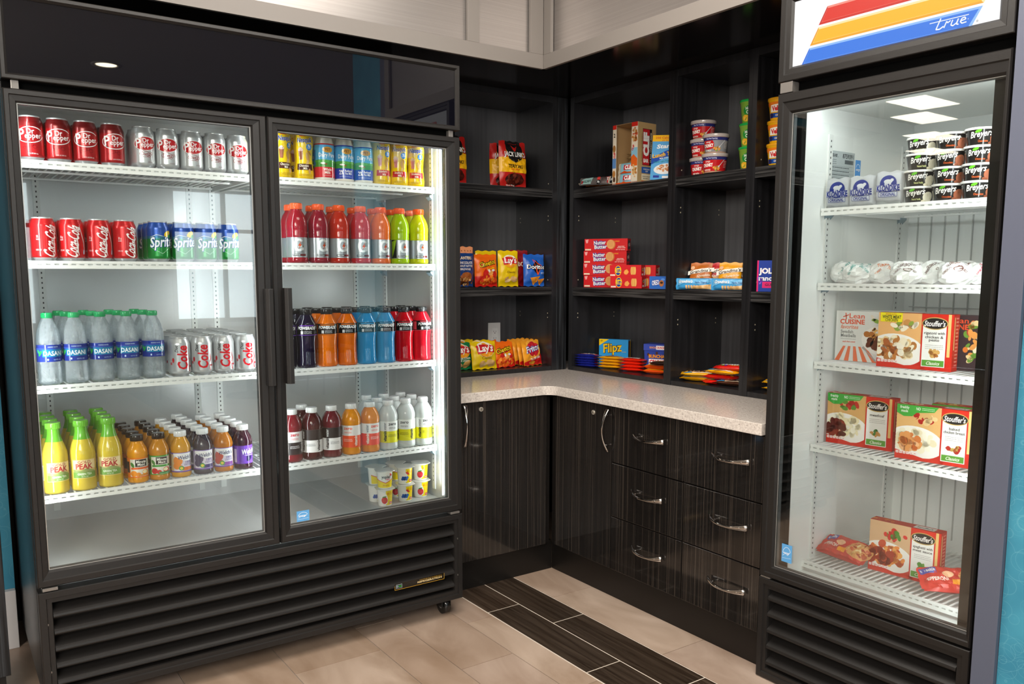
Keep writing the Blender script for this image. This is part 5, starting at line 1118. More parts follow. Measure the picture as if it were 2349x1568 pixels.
mb.box(-cw/2, 0, 0, -cw/2+t_, cd, ch, 'a8875c').box(cw/2-t_, 0, 0, cw/2, cd, ch, 'b8986a').box(-cw/2, cd-t_, 0, cw/2, cd, ch, 'a8875c').box(-cw/2, 0, ch-t_, cw/2, cd, ch, 'b08e62').box(-cw/2, 0, 0, cw/2, cd, t_, 'a8875c')
mb.box(-cw/2, -t_, 0, -cw/2+.022, 0, ch, 'e6dcc8').box(cw/2-.036, -t_, 0, cw/2, 0, ch, 'e6dcc8').box(-cw/2, -t_, 0, cw/2, 0, .010, 'd8541c')
p.part('carton', mb, 'matte')
a = Art(clip=(0, 0, 15, 26.2)); a.rect(0, 24.4, 2.2, 26.2, 'd0281c', 1).rect(11.4, 24.4, 15.0, 26.2, 'd0281c', 1).text('2', 1.1, 21.8, 1.7, '20201c', 3, 1.0, bold=.03).ell(1.0, 16, .9, 1.6, 'a07038', 2, 12).text('CLIF', 1.2, 13.2, 1.0, 'c8202c', 3, 2.6, rot=PI/2, bold=.05).rect(0, 7.5, 2.2, 11.8, '5a88c0', 2).ell(1, 5.0, .9, 1.6, 'b07838', 2, 12).ell(1.2, 2.6, .7, 1.2, '4a2c18', 3, 12)
a.food(13.2, 20.5, 1.4, 3.6, ['d8a868', 'b87838', 'e8c898', 'c04a28'], 26, .75, 3, 2).rect(11.4, 9.6, 15, 15.4, '8ac0d8', 1).poly([(11.4, 11.6), (12.8, 12.6), (15, 10.6), (15, 7.6), (11.4, 7.6)], 'e0641c', 2).text('CLIF', 12.4, 15.4, .9, 'c8202c', 4, 2.6, rot=1.2, bold=.05).food(13.2, 5.2, 1.3, 2.6, ['d8a868', 'b87838', 'e0b070'], 16, .75, 4, 2)
q = MB(); a.add_to(q, on_plane(-cw/2, -t_, 0))
a = Art(clip=(0, 0, 11.5, 26.2)); a.rect(0, 0, 11.5, 26.2, 'b89868', 0).rect(3.0, 8.0, 7.6, 23.6, '201c18', 1).rect(3.2, 8.2, 7.4, 23.4, 'c4222a', 2).rect(7.6, 8.0, 8.9, 23.6, '201c18', 1)
a.text('CLIF', 5.3, 17.0, 3.3, 'f4f2ee', 4, 10.2, bold=.07, rot=PI/2).text('BAR', 5.3, 10.0, 1.5, 'f4f2ee', 4, 3.3, bold=.05).text('24 BAR VARIETY PACK', 8.25, 15.8, .7, 'e8dcc0', 4, 13.0, rot=PI/2, bold=.03).text('NUTRITION FOR SUSTAINED ENERGY', 2.4, 15.5, .35, '5a4a30', 4, 12, rot=PI/2)
a.rect(2.6, 4.6, 9.0, 7.3, '2a58a0', 2).text('8 CHOCOLATE', 5.8, 6.3, .55, 'f0ece4', 4, 4.0).text('CHIP', 5.8, 5.4, .55, 'f0ece4', 4, 1.6).rect(2.6, 1.6, 9.0, 4.2, 'e0d4b8', 2).text('8 WHITE CHOCOLATE', 5.8, 3.2, .5, '3a3020', 4, 5.2).text('MACADAMIA NUT', 5.8, 2.3, .5, '3a3020', 4, 4.2).rect(2.6, 0, 9.0, 1.3, 'd05a20', 2)
a.add_to(q, on_side(cw/2, 0, 0)); p.part('printed_panel', q, 'matte', fixn=False); BC_ = p
putR(BC_, 1434, 345, .985, Z1R, 'tall open cardboard carton of bars with a red logo side', -1.5)
P = at(1434, 345, 'x', .985); ca, sa = math.cos(-1.5), math.sin(-1.5)
a = Art(clip=(-4.4, .1, 4.4, 4.7)); a.rect(-4.4, .1, -2.6, 4.7, 'e6dcc4', 1).poly([(-4.4, .2), (4.4, .2), (4.4, .9), (1.5, .7), (0, 1.3), (-2, .6)], 'd8541c', 1).rect(-.6, 1.6, 4.4, 3.8, 'c8202c', 2).text('CLIF', 2.2, 2.7, 1.7, 'f4f2ee', 4, 4.2, bold=.06)
IB = pillow('nutrition_bar', 'snack bar', .092, .048, .018, '8cc4d4', a, crimp='u', seed=14, nx=16, ny=8, wr=.0006)
for k, lb in enumerate(('lowest pale blue bar inside the open carton', 'second pale blue bar inside the open carton')):
    lx_, ly = -.008, .012+.004*k; put(IB, (P.x*1.0*0+.985+lx_*ca-ly*sa, P.y+lx_*sa+ly*ca, Z1R+.002+.046*k), lb, -1.5, 'bars inside the open carton', rx=-.1)
KB = pillow('nutrition_bar', 'snack bar', .10, .045, .018, 'a88a5c', None, crimp='u', seed=15, nx=16, ny=8, wr=.001)
for k in range(3): lx_, ly = .0, .055; put(KB, (.985+lx_*ca-ly*sa, P.y+lx_*sa+ly*ca-.0, Z1R+.102+.019*k), ['kraft bar lying at the bottom of the inner pile', 'kraft bar in the middle of the inner pile', 'kraft bar on top of the inner pile'][k], -1.5, 'bars inside the open carton', rx=-1.45)
def tuna(a, W, H):
    a.rect(0, 0, W, H, '5aa8e0', 0).rect(0, H*.86, W, H, 'f6bc14', 1).text('230 Calories', W*.4, H*.94, .8, 'd84a1c', 3, W*.6).text('per kit', W*.42, H*.88, .4, 'd84a1c', 3, W*.2)
    a.text('Starkist', W*.56, H*.76, 1.6, 'f6f8fa', 4, W*.8, shear=.2, rot=.06, bold=.04).poly([(0, H*.5), (W*.5, H*.66), (W, H*.70), (W, H*.56), (W*.5, H*.52), (0, H*.34)], '1c4cae', 2).text('Lunch To-Go', W*.52, H*.585, 1.5, 'f6c020', 5, W*.98, rot=.16, bold=.04, shear=.15).text('MIX YOUR OWN', W*.55, H*.50, .55, 'f4f6f8', 5, W*.55, rot=.12)
    a.text('Chunk Light Tuna in Water', W*.5, H*.42, .6, '1c8a8c', 5, W*.85, rot=.1).ell(W*.5, H*.25, W*.4, H*.12, 'f0f2f2', 3, 24, .1).food(W*.5, H*.26, W*.3, H*.08, ['e0a070', 'd08850', 'f0c8a0', 'c87848'], 30, .7, 3, 4).ell(W*.75, H*.07, .8, .6, 'f09028', 4, 12).rect(W*.1, H*.05, W*.3, H*.1, '2c3c9c', 4).rect(W*.4, H*.04, W*.6, H*.09, 'f4f0ec', 4)
TK = bar_box('tuna_kit', 'food box', .135, .185, .045, '4a9ad8', tuna)
putR(TK, 1526, 360, 1.02, Z1R, 'blue and yellow tuna lunch box leaning beside the bar carton', -1.15, ry=.06)
# ---- bay C and D, top: soup bowls and cups
def bowl(lab1, col, txt):
    p = Proto('soup_bowl', 'soup'); BP = [(.038, 0), (.040, .003), (.0475, .058), (.0478, .062)]; rf = prof_r(BP)
    p.part('bowl', MB().lathe([(.038, 0), (.040, .003), (.0475, .058), (.0495, .062), (.0495, .066)], 36, col='caa088'), 'gloss')
    a = Art(clip=(-16, .5, 16, 5.9)); a.rect(-16, .5, 16, 4.7, col, 0).rect(-16, 4.75, 16, 5.9, '2a2e6c', 0).text('Easy Peel Opening', 0, 5.35, .5, 'c8ccec', 2, 4.4).poly([(-4.2, 1.8), (-3.9, 4.7), (.4, 4.7), (1.0, 3.6), (.8, 1.8), (-1.6, 1.4)], 'c41c24', 1).text('CHUNKY', -1.6, 2.8, 1.2, 'f6f2ec', 4, 4.7, bold=.05, rot=.04).text('soup', -1.5, 4.0, .7, 'f0e8e0', 4, 2.2, shear=.3)
    a.food(2.3, 1.6, 1.4, .8, ['e0a040', 'c87028', '7a9a3a', 'a84a20'], 22, .45, 7, 3).text(txt, -2.0, 1.0, .55, 'f4ece0', 4, 3.2, bold=.03).stroke([(5.5, 4.8), (3.4, 2.4)], .22, 'd0d0d4', 4).ell(3.2, 2.2, .5, .3, 'c8c8cc', 5, 10, .8).lines(5.4, 7.4, 4.2, 5, .55, 'e8d8d0', 3, .16)
    mb = MB(); a.add_to(mb, on_cyl(.0475, rf), .35, None, .0005); p.part('printed_sleeve', mb, 'gloss', fixn=False)
    p.part('lid', MB().lathe([(.0505, .060), (.0515, .062), (.0515, .070), (.0515, .0725), (.0485, .071), (.0001, .071)], 36, col='b4aaa6', cap=False), 'gloss'); return p
B1 = bowl(0, 'b81c22', 'BEEF WITH'); B2 = bowl(0, 'b81c22', 'CHICKEN NOODLE'); B3 = bowl(0, '8a8c92', 'CHILI')
g = 'soup bowls on the top shelf'; hb = .0732
for p_, k, rz, lb in ((B1, 0, -1.0, 'red soup bowl at the bottom of the left bowl stack'), (B2, 1, -1.2, 'red soup bowl in the middle of the left bowl stack'), (B1, 2, -1.25, 'red soup bowl on top of the left bowl stack')): put(p_, (1.04, -.176-.001*k, Z1R+hb*k), lb, rz, g)
put(B2, (.984, -.294, Z1R), 'red soup bowl at the bottom of the front right stack', -1.15, g); put(B3, (.984, -.297, Z1R+hb), 'grey-labelled chili bowl on top of the front right stack', -1.2, g)
def cup(name, base, fn, lidc, r0=.033, r1=.043, h=.082):
    p = Proto(name, 'soup'); CPr = [(r0, 0), (r0+.001, .002), (r1, h-.012)]; rf = prof_r(CPr)
    p.part('cup', MB().lathe(CPr+[(r1+.002, h-.010), (r1+.002, h-.008)], 32, col=base), 'gloss'); a = Art(clip=(-13, .4, 13, h*100-1.6)); fn(a)
    mb = MB(); a.add_to(mb, on_cyl(r1-.004, rf), .35, .6, .0005); p.part('printed_sleeve', mb, 'gloss', fixn=False)
    p.part('lid', MB().lathe([(r1+.001, h-.010), (r1+.003, h-.009), (r1+.003, h-.001), (r1+.0005, h), (.0001, h)], 32, col=lidc, cap=False), 'gloss'); return p
def hc(a): a.ell(.2, 4.4, 3.0, 2.0, '2c8c3c', 2, 20).text('Healthy', .2, 5.1, 1.0, 'f4f6f0', 4, 3.9, bold=.03).text('Choice', .2, 3.9, 1.1, 'f4f6f0', 4, 3.6, bold=.03).ell(-1.8, 1.8, 1.8, 1.2, 'e8b030', 2, 16).food(-1.6, 1.7, 1.3, .8, ['e09030', 'f0c850', '6a9a30'], 12, .4, 2, 3).rect(.4, .8, 4.4, 1.9, '2c8c3c', 2).text('Chicken', 2.2, 1.4, .6, 'e8f0d8', 4, 2.4)
def vv(a): a.ell(-1, 5.8, 4.6, 1.3, 'f08020', 2, 18).poly([(-3.6, 3.0), (-3.2, 5.4), (2.6, 6.0), (4.0, 4.4), (3.2, 3.0)], 'f6f0e4', 3).text('Velveeta', .2, 4.3, 1.6, 'd02428', 5, 6.0, bold=.05, rot=.05).rect(-4.4, 1.0, 4.4, 2.6, '1c4ca0', 2).text('ORIGINAL', .4, 1.8, .7, 'f4f0e8', 4, 3.8).ell(-3.2, 1.8, .9, .9, '24285c', 3, 14)
HC = cup('soup_cup', '7aa83c', hc, '1fa048', h=.0865); VC = cup('pasta_cup', 'f0b414', vv, 'e8a418', .031, .041, .081)
for k, lb in enumerate(('lowest green lidded soup cup of three beside the bowls', 'middle green lidded soup cup of three beside the bowls', 'topmost green lidded soup cup of three beside the bowls')): putR(HC, 1722, 330, 1.03, Z1R+.0868*k, lb, -1.0, 'green lidded soup cups')
for k, lb in enumerate(('lowest yellow pasta cup of three beside the freezer', 'middle yellow pasta cup of three beside the freezer', 'topmost yellow pasta cup of three beside the freezer')): putR(VC, 1783-(4 if k == 1 else 0), 330, 1.02, Z1R+.0812*k, lb, -.95, 'yellow pasta cups')

# ---- bay B, middle: cookie and cracker boxes
def nutter(a, W, H):
    a.rect(0, 0, W, H, 'cc1c20', 0).poly([(.4, H-.5), (2.0, H-.3), (1.6, H-1.9), (.9, H-2.1)], 'e8a0a0', 1).otext('Nutter', W*.36, H*.68, 1.7, 'f6f4f0', '24429c', 3, .12, wd=6.0, rot=.05).otext('Butter', W*.38, H*.34, 1.7, 'f6f4f0', '24429c', 3, .12, wd=6.2, rot=.05)
    a.ell(W*.63, H*.52, 2.0, 2.2, 'c87838', 2, 22).ell(W*.61, H*.54, 1.9, 2.1, 'e0a060', 3, 22)
    for k in range(5): a.stroke([(W*.61-1.3+.6*k, H*.54-1.3), (W*.61-.9+.5*k, H*.54+1.5)], .12, 'b87434', 4)
    a.text('12 PACKS', W*.76, H*.78, .5, 'f0b020', 3, 2.3).text('peanut butter', W*.86, H*.36, .45, 'f0e0d8', 3, 3.2).text('sandwich cookies', W*.86, H*.26, .45, 'f0e0d8', 3, 4.0).text('NET WT 4.8 OZ', W*.84, H*.1, .4, 'f0e0d8', 3, 4.4)
    for k in range(4): a.rect(.4+.72*k, .25, 1.0+.72*k, .95, 'e8e4c8', 2)
def nside(a, W, H): a.rect(.6, .8, W-.6, H-.8, '4a3a40', 2).text('NB', W/2, H/2, 1.5, 'd8c8c0', 3, W*.5, rot=.2).rect(0, H-.3, W, H, 'a01418', 2)
NB = bar_box('cookie_box', 'cookie box', .212, .0565, .05, 'c41a20', nutter, nside)
g = 'red cookie boxes stacked on the middle shelf'
for k, (du, rz, lb) in enumerate(((0, -1.08, 'lowest red peanut cookie box of the stack of four'), (1, -1.02, 'second red peanut cookie box from the bottom of the stack'), (1, -1.05, 'third red peanut cookie box from the bottom of the stack'), (5, -1.05, 'topmost red peanut cookie box of the stack of four'))): putR(NB, 1384+du, 610, 1.045, Z2R+.0568*k, lb, rz, g)
def ritz(a, W, H):
    a.rect(0, 0, W, H, 'cc2026', 0).ell(W*.27, H*.5, 1.55, 2.3, 'f0c818', 1, 22).ell(W*.27, H*.5, 1.3, 2.0, '1c3c98', 2, 22).text('RITZ', W*.27, H*.52, 2.0, 'f0c818', 4, 2.9, bold=.05, rot=.0).poly([(W*.45, H*.35), (W*.55, H*.65), (W*.62, H*.4), (W*.56, H*.2), (W*.48, H*.2)], 'f09028', 2).ell(W*.53, H*.38, 1.0, 1.1, 'e8a050', 3, 16)
    for k in range(5): a.ell(W*.70+.42*k, H*.5, .45, 1.8, ['e8b060', 'd89848'][k % 2], 2+k, 14)
    for k in range(4): a.rect(.3+.62*k, .3, .8+.62*k, .95, 'f0e8d8', 2)
def rside(a, W, H): a.ell(W*.4, H*.6, .9, .8, 'f0c818', 2, 14).ell(W*.4, H*.6, .6, .5, '1c3c98', 3, 12).rect(W*.65, .6, W*.95, H*.8, 'e8c8c0', 2).rect(W*.15, .6, W*.5, 1.4, 'e8d0c8', 2)
RZ = bar_box('cracker_box', 'cracker box', .150, .0515, .052, 'c41e24', ritz, rside)
g = 'red cracker boxes on the middle shelf'
for k in range(2):
    putR(RZ, 1434+(2 if k == 0 else 0), 640, .992, Z2R+.0517*k, ['lower front red cracker box beside the cookie stack', 'upper front red cracker box beside the cookie stack'][k], -1.12, g)
    putR(RZ, 1468+(-4 if k == 0 else 0), 640, 1.10, Z2R+.0517*k, ['lower red cracker box standing behind the front pair', 'upper red cracker box standing behind the front pair'][k], -1.12, g)
def oreo(a, W, H): a.rect(0, 0, W, H, '2c62b4', 0).otext('OREO', W*.36, H*.5, 2.0, 'f4f4f8', '3a3484', 2, .1, wd=3.2, shear=.1, rot=.15).ell(W*.72, H*.45, 1.1, 1.4, 'a8683c', 2, 16).ell(W*.72, H*.5, .7, .5, '3a2418', 3, 12).ell(W*.8, H*.75, .9, .5, '5a8cd8', 2, 12)
ORB = bar_box('cookie_box', 'cookie box', .078, .054, .05, '2858a8', oreo)
putR(ORB, 1509, 650, .985, Z2R, 'small blue cookie box at the right end of its shelf', -1.2)
# ---- bay C and D, middle: wrapped cookies, candy box
def gm(c, txt, c2):
    a = Art(clip=(-5.4, .4, 5.4, 9.6)); a.poly([(-5.4, 4.6), (5.4, 6.2), (5.4, 7.9), (-5.4, 6.3)], 'f4ece0', 1).text("Grandma's", 0, 6.2, 1.3, '3a2418', 4, 8.8, shear=.3, rot=.15, bold=.02).ell(-3.4, 7.6, .9, .8, 'e8b890', 3, 14).text(txt, 1.5, 4.3, .8, 'f4e8d0', 4, 5.2, rot=.12).ell(0, 1.8, 4.4, 2.1, c2, 2, 20).food(0, 1.8, 3.8, 1.6, ['7a4a24', 'c89050', 'a86c34'], 16, .4, 4, 3)
    return pillow('cookie_pack', 'cookies', .090, .10, .022, c, a, seed=hash(txt) % 50 if False else len(txt), nx=14, ny=12)
GB, GR, GY, GP = gm('b8641c', 'Chocolate', 'b87838'), gm('c01c24', 'Oatmeal', 'b08040'), gm('e8a010', 'Peanut Butter', 'c89040'), gm('d89a14', 'Minis', 'b87030')
g = 'wrapped cookie packs on the middle shelf'
for p_, u, x, rz, lb in ((GB, 1601, 1.045, -1.1, 'brown wrapped cookie pack, leftmost of the upright four'), (GR, 1639, 1.098, -1.05, 'red wrapped cookie pack between the brown and yellow ones'), (GY, 1672, 1.048, -1.1, 'yellow wrapped cookie pack right of the red one'), (GP, 1700, 1.10, -1.0, 'yellow-purple wrapped cookie pack, rightmost of the upright four')): putR(p_, u, 640, x, Z2R+.012, lb, rz, g, rx=-.28)
a = Art(clip=(-7.6, .2, 7.6, 4.4)); a.poly([(-7.2, 4.2), (7.2, 4.2), (7.2, 3.0), (3, 2.2), (-3, 2.8), (-7.2, 1.4)], '6ab4e4', 1).text("Grandma's", -3.0, 3.3, 1.2, 'f6f2ec', 4, 6.2, shear=.3, bold=.02).poly([(0, 0.2), (7.2, .2), (7.2, 2.2), (0, 1.2)], 'e0b070', 2).text('Vanilla Creme', 3.4, 2.9, .6, '2a4a8c', 4, 4.8)
for k in range(9): a.rect(-3+k*1.15, .2, -2.2+k*1.15, 1.7, ['e8c088', 'd8a868'][k % 2], 3)
GV = pillow('cookie_pack', 'cookies', .155, .046, .04, '3a98d4', a, crimp='u', seed=21, nx=20, ny=8, wr=.001)
g = 'blue wafer cookie packs on the middle shelf'
for u, x, lb in ((1592, .985, 'blue creme cookie pack lying at the front left'), (1676, .99, 'blue creme cookie pack lying at the front right'), (1590, 1.17, 'blue cookie pack behind the front left one'), (1668, 1.19, 'blue cookie pack behind the front right one')): putR(GV, u, 660, x, Z2R+.001, lb, -1.18, g, rx=-.05)
def jr(a, W, H): a.rect(0, 0, W, H, '1c3c98', 0).rect(0, 0, .6, H, 'd8206c', 1).text('JOLLY', W*.47, H*.64, 1.9, 'f4f4f8', 4, W*.8, bold=.05).text('rancher', W*.5, H*.43, 1.7, 'f4f4f8', 4, W*.85, bold=.03).rect(W*.2, H*.12, W, H*.32, 'd8206c', 2).text('GUMMIES', W*.6, H*.22, .9, '3a1040', 4, W*.6).food(W*.12, H*.4, .7, 1.8, ['6a3ac0', '8a5ad0', '5028a0'], 14, .5, 2, 2).ell(W*.2, H*.66, .5, .5, 'd82030', 3, 10)
JR = bar_box('candy_box', 'candy box', .105, .115, .03, '1c3c98', jr)
putR(JR, 1768, 645, .985, Z2R, 'blue and pink gummy candy box beside the freezer', -1.2)

# ---- bay B, bottom: candy
def slab(name, w_, h, d, c, art=None, seed=1, crimp='u', nx=18, ny=8): return pillow(name, 'candy', w_, h, d, c, art, crimp=crimp, seed=seed, nx=nx, ny=ny, wr=.0006, part='printed_top')
def flat(p, u, v, z0, n, th, rz, labs, g, x=None, jx=.004, tilt=-PI/2):
    P = at(u, v, 'z', z0) if x is None else at(u, v, 'x', x); rr = random.Random(n*7+int(u)); lm = bay(P.y)
    S_ = settle(p, (P.x, P.y, z0), (tilt, 0, rz), (lm[0], lm[1], lm[2]+.003, lm[3]-.003)); P = Vector((S_[0], S_[1], 0))
    for k in range(n):
        put(p, (P.x+rr.uniform(-jx, jx), P.y+rr.uniform(-jx, jx), z0+th*(k+.5)+.001), labs[k], rz+rr.uniform(-.05, .05), g, rx=tilt)
N4 = ['lowest', 'second', 'third', 'fourth', 'topmost']
def labs(n, txt): return [('%s %s' % (N4[k] if k < n-1 else 'topmost', txt)) for k in range(n)]
a = Art(clip=(-6.5, .2, 6.5, 5.6)); a.rect(-5, 1.6, 5, 4.4, 'c02030', 1).text('CRUNCH', 0, 3, 2.0, 'f0ecec', 3, 8, bold=.05).rect(-6.2, .3, 6.2, 1.2, '2430a0', 1)
CB1 = slab('candy_bar', .122, .058, .0115, '20288c', a, 31)
P = at(1340, 845, 'z', Z3R); flat(CB1, 1337, 841, Z3R, 5, .0118, -1.28, labs(5, 'dark blue candy bar in the stack by the corner post'), 'dark blue candy bars')
a = Art(clip=(-6.2, .2, 6.2, 5.8)); a.text('BUTTERFINGER', 0, 3.2, 1.3, '7a3a10', 3, 9, bold=.05).ell(0, 1.3, 3, .8, '8a5a28', 2, 16)
YB1 = slab('candy_bar', .125, .06, .0135, 'eaa414', a, 32)
flat(YB1, 1396, 845, Z3R, 4, .0138, -1.2, labs(4, 'yellow candy bar in the stack before the blue box'), 'yellow candy bars')
a = Art(clip=(-6.2, .2, 6.2, 5.8)); a.text('KitKat', 0, 3, 2.2, 'f2eeea', 3, 7, bold=.06, shear=.2).ell(0, 3, 4.6, 2, 'a81410', 1, 20)
OB1 = slab('candy_bar', .12, .06, .0142, 'e2260e', a, 33)
flat(OB1, 1447, 852, Z3R, 4, .0145, -1.15, labs(4, 'bright red candy bar in the stack of four'), 'bright red candy bars')
a = Art(clip=(-6.0, .2, 6.0, 5.8)); a.text("Reese's", 0, 3.2, 2.0, 'f4c818', 3, 8, bold=.06, shear=.15).poly([(-5.6, .4), (5.6, .4), (5.6, 1.2), (-5.6, 1.0)], 'f0b818', 1)
RB1 = slab('candy_bar', .12, .06, .020, 'ee5414', a, 34)
flat(RB1, 1500, 858, Z3R, 2, .0202, -1.15, ['lower orange peanut cup pack at the right end of the bay', 'upper orange peanut cup pack at the right end of the bay'], 'orange peanut cup packs')
a = Art(clip=(-6.5, .2, 6.5, 4.2)); a.rect(-5.4, .8, 5.2, 3.6, 'a81c34', 1).text('BABY RUTH', 0, 2.2, 1.7, 'ece8f0', 3, 9.5, bold=.05)
PB1 = slab('candy_bar', .14, .044, .014, '2c2090', a, 35)
for k, (u, v, zz, rz) in enumerate(((1480, 838, .0, -1.2), (1488, 836, .014, -.95), (1474, 834, .028, -1.35), (1494, 834, .0425, -.7))):
    P = at(u, v, 'z', Z3R); put(PB1, (P.x+.02, P.y, Z3R+zz+.008), ['lowest purple-blue candy bar behind the red stack', 'purple-blue candy bar crossed over the lowest one', 'purple-blue candy bar on top, towards the red stack', 'purple-blue candy bar on top, towards the blue tub'][k], rz, 'purple-blue candy bars', rx=-PI/2)
DB1 = slab('candy_bar', .13, .045, .016, '2a1a14', Art(clip=(-6, .2, 6, 4.2)).rect(-5, 1.0, 5, 3.2, 'c89a50', 1).text('TAKE 5', 0, 2.1, 1.3, '2a1a14', 3, 6, bold=.04), 36)
P = at(1508, 846, 'z', Z3R+.03); put(DB1, (P.x+.02, P.y-.005, Z3R+.052), 'dark brown candy bar resting above the orange packs', -1.1, None, rx=-PI/2)
def flipz(a, W, H):
    a.rect(0, 0, W, H, '2c98dc', 0).poly([(0, H), (W*.34, H), (0, H*.74)], 'f4cc14', 1).text('NEW', W*.09, H*.93, .7, '3a2a10', 3, 1.2, rot=.4)
    a.otext('Flipz', W*.47, H*.62, 4.2, 'f4c410', '3c2008', 3, .06, wd=W*.64, rot=.12, shear=.1).text('MILK CHOCOLATE', W*.86, H*.52, .35, 'e0c040', 3, 2.2).food(W*.7, H*.2, W*.28, H*.1, ['8a4a20', '6a3414', 'a86030'], 14, .9, 3, 2).oval(W*.75, H*.2, 1.2, .8, .5, '7a3c18', 4, 14)
def fside(a, W, H): a.rect(.3, .5, W-.5, H*.95, '5a2c18', 2).rect(W-.5, 0, W, H, 'f0c014', 2)
FB = bar_box('pretzel_box', 'candy box', .150, .125, .032, '2a90d0', flipz, fside)
putR(FB, 1389, 815, 1.14, Z3R, 'bright blue pretzel candy box with yellow lettering', -1.08)
def bunch(a, W, H):
    a.rect(0, 0, W, H*.76, '243c98', 0).otext('BUNCHA', W*.5, H*.56, 1.5, 'f0a020', '8a3a10', 3, .06, wd=W*.6, rot=-.0).rect(W*.2, H*.24, W*.95, H*.46, 'f4f0f0', 2).text('CRUNCH', W*.57, H*.35, 1.9, 'c8202c', 4, W*.68, bold=.04)
    for (u, v) in ((.18, .62), (.1, .35), (.92, .66), (.5, .68), (.12, .1), (.8, .12)): a.ell(W*u, H*v, .6, .7, '4a2818', 3, 10)
    a.rect(0, H*.78, W, H, '3448a8', 0).text('BUNCHA', W*.36, H*.88, .9, 'e8a040', 3, W*.25).rect(W*.48, H*.81, W*.8, H*.95, 'f4f0f0', 2).text('CRUNCH', W*.64, H*.88, .9, 'c8202c', 4, W*.28, bold=.04)
p = Proto('candy_tub', 'candy box'); W_, H_, D_ = .125, .125, .09
p.part('carton', MB().prism([(-W_/2+.006, 0), (W_/2-.006, 0), (W_/2-.002, H_*.77), (-W_/2+.002, H_*.77)], .003, D_-.003, 'y', '22388c'), 'paper'); p.part('lid', MB().box(-W_/2, 0, H_*.77, W_/2, D_, H_, '3448a8'), 'paper')
a = Art(clip=(.4, 0, W_*100-.4, H_*76)); bunch(a, W_*100, H_*100); q = MB(); a.add_to(q, on_plane(-W_/2, .003, 0), None, None, .0003, .00012)
a = Art(clip=(0, H_*77, W_*100, H_*100)); bunch(a, W_*100, H_*100); a.add_to(q, on_plane(-W_/2, 0, 0), None, None, .0003, .00012); p.part('printed_panel', q, 'paper', fixn=False)
putR(p, 1506, 815, 1.11, Z3R, 'dark blue lidded candy tub at the right of the bay', -1.12)
# ---- bay C and D, bottom: candy packs
def mms(c, txt, tc, tx2='MILK'):
    a = Art(clip=(-7, .2, 7, 5.6)); a.otext(txt, 0, 3.0, 2.8, tc, 'f4ece0' if tc != 'f4f0ea' else '20140c', 2, .04, wd=9.5, shear=.1, bold=.05).rect(-6.2, .4, -3.0, 1.1, '3a98d8', 2).rect(-2.8, .4, 6, 1.0, 'e8dcc0', 1); return a
MY = slab('candy_bag', .15, .06, .018, 'f0ac10', mms('', "M&M'S", '4a2410'), 41); MR = slab('candy_bag', .15, .06, .018, 'd81c14', Art(clip=(-7, .2, 7, 5.6)).text('Skittles', 0, 3.4, 2.2, 'f4f0ec', 3, 9.5, bold=.04).text('Original', 1, 1.4, .9, 'f4c020', 3, 3.6).ell(-4, 1.6, .7, .7, '40a83c', 3, 12).ell(-5.2, 2.4, .7, .7, 'f08a20', 3, 12).ell(-2.6, 1.5, .6, .6, '5a3aa8', 4, 12).ell(5, 1.7, .7, .7, 'f0c818', 3, 12), 42)
MM_ = slab('candy_bag', .155, .062, .02, '4a2a1c', mms('', "M&M'S", 'f4f0ea'), 43)
def rest(p, u, v, zb, rz, lab, g, tz=0):
    P = at(u, v, 'z', Z3R+zb); S_ = settle(p, (P.x, P.y, 0), (-PI/2, 0, rz), bay(P.y)); put(p, (S_[0], S_[1], Z3R+zb+.011), lab, rz, g, rx=-PI/2+.06, ry=tz)
g = 'yellow and red candy packs'
rest(MY, 1575, 872, 0, -1.15, 'yellow candy pack nearest the left panel', g); rest(MY, 1597, 866, .021, -.9, 'yellow candy pack laid over the nearest one', g)
rest(MY, 1625, 866, .012, -1.3, 'yellow candy pack in the middle of the heap', g); rest(MY, 1650, 860, .046, -1.5, 'yellow candy pack on top of the heap', g)
rest(MR, 1634, 886, .0, -.5, 'red fruit candy pack poking out at the front', g); rest(MR, 1648, 872, .022, -1.35, 'red fruit candy pack lying across the heap', g)
rest(MR, 1672, 857, .064, -1.1, 'red fruit candy pack at the right of the heap', g); rest(MM_, 1676, 886, .002, -1.25, 'dark brown candy pack at the front of the heap', 'brown candy packs')
g = 'yellow candy packs beside the freezer'
P = at(1745, 895, 'z', Z3R); P = Vector((P.x+.01, -.614, 0)); put(MY, (P.x, P.y, Z3R+.012), 'lower yellow candy pack beside the freezer', -1.3, g, rx=-PI/2); put(MY, (P.x+.003, P.y-.001, Z3R+.034), 'upper yellow candy pack beside the freezer', -1.2, g, rx=-PI/2+.1)

# ================================================================== FREEZER GOODS
def putF(p, u, v, dep, z, label, rz=0, group=None, **k):
    P = atF(u, v, dep); W_ = FM @ Vector(settle(p, (P.x, dep, z), (k.get('rx', 0), k.get('ry', 0), rz), (.0755, .5975, .10, .635))); return put(p, W_, label, ft+rz, group, **k)
def atFz(u, v, z): return FM.inverted() @ at(u, v, 'z', z)
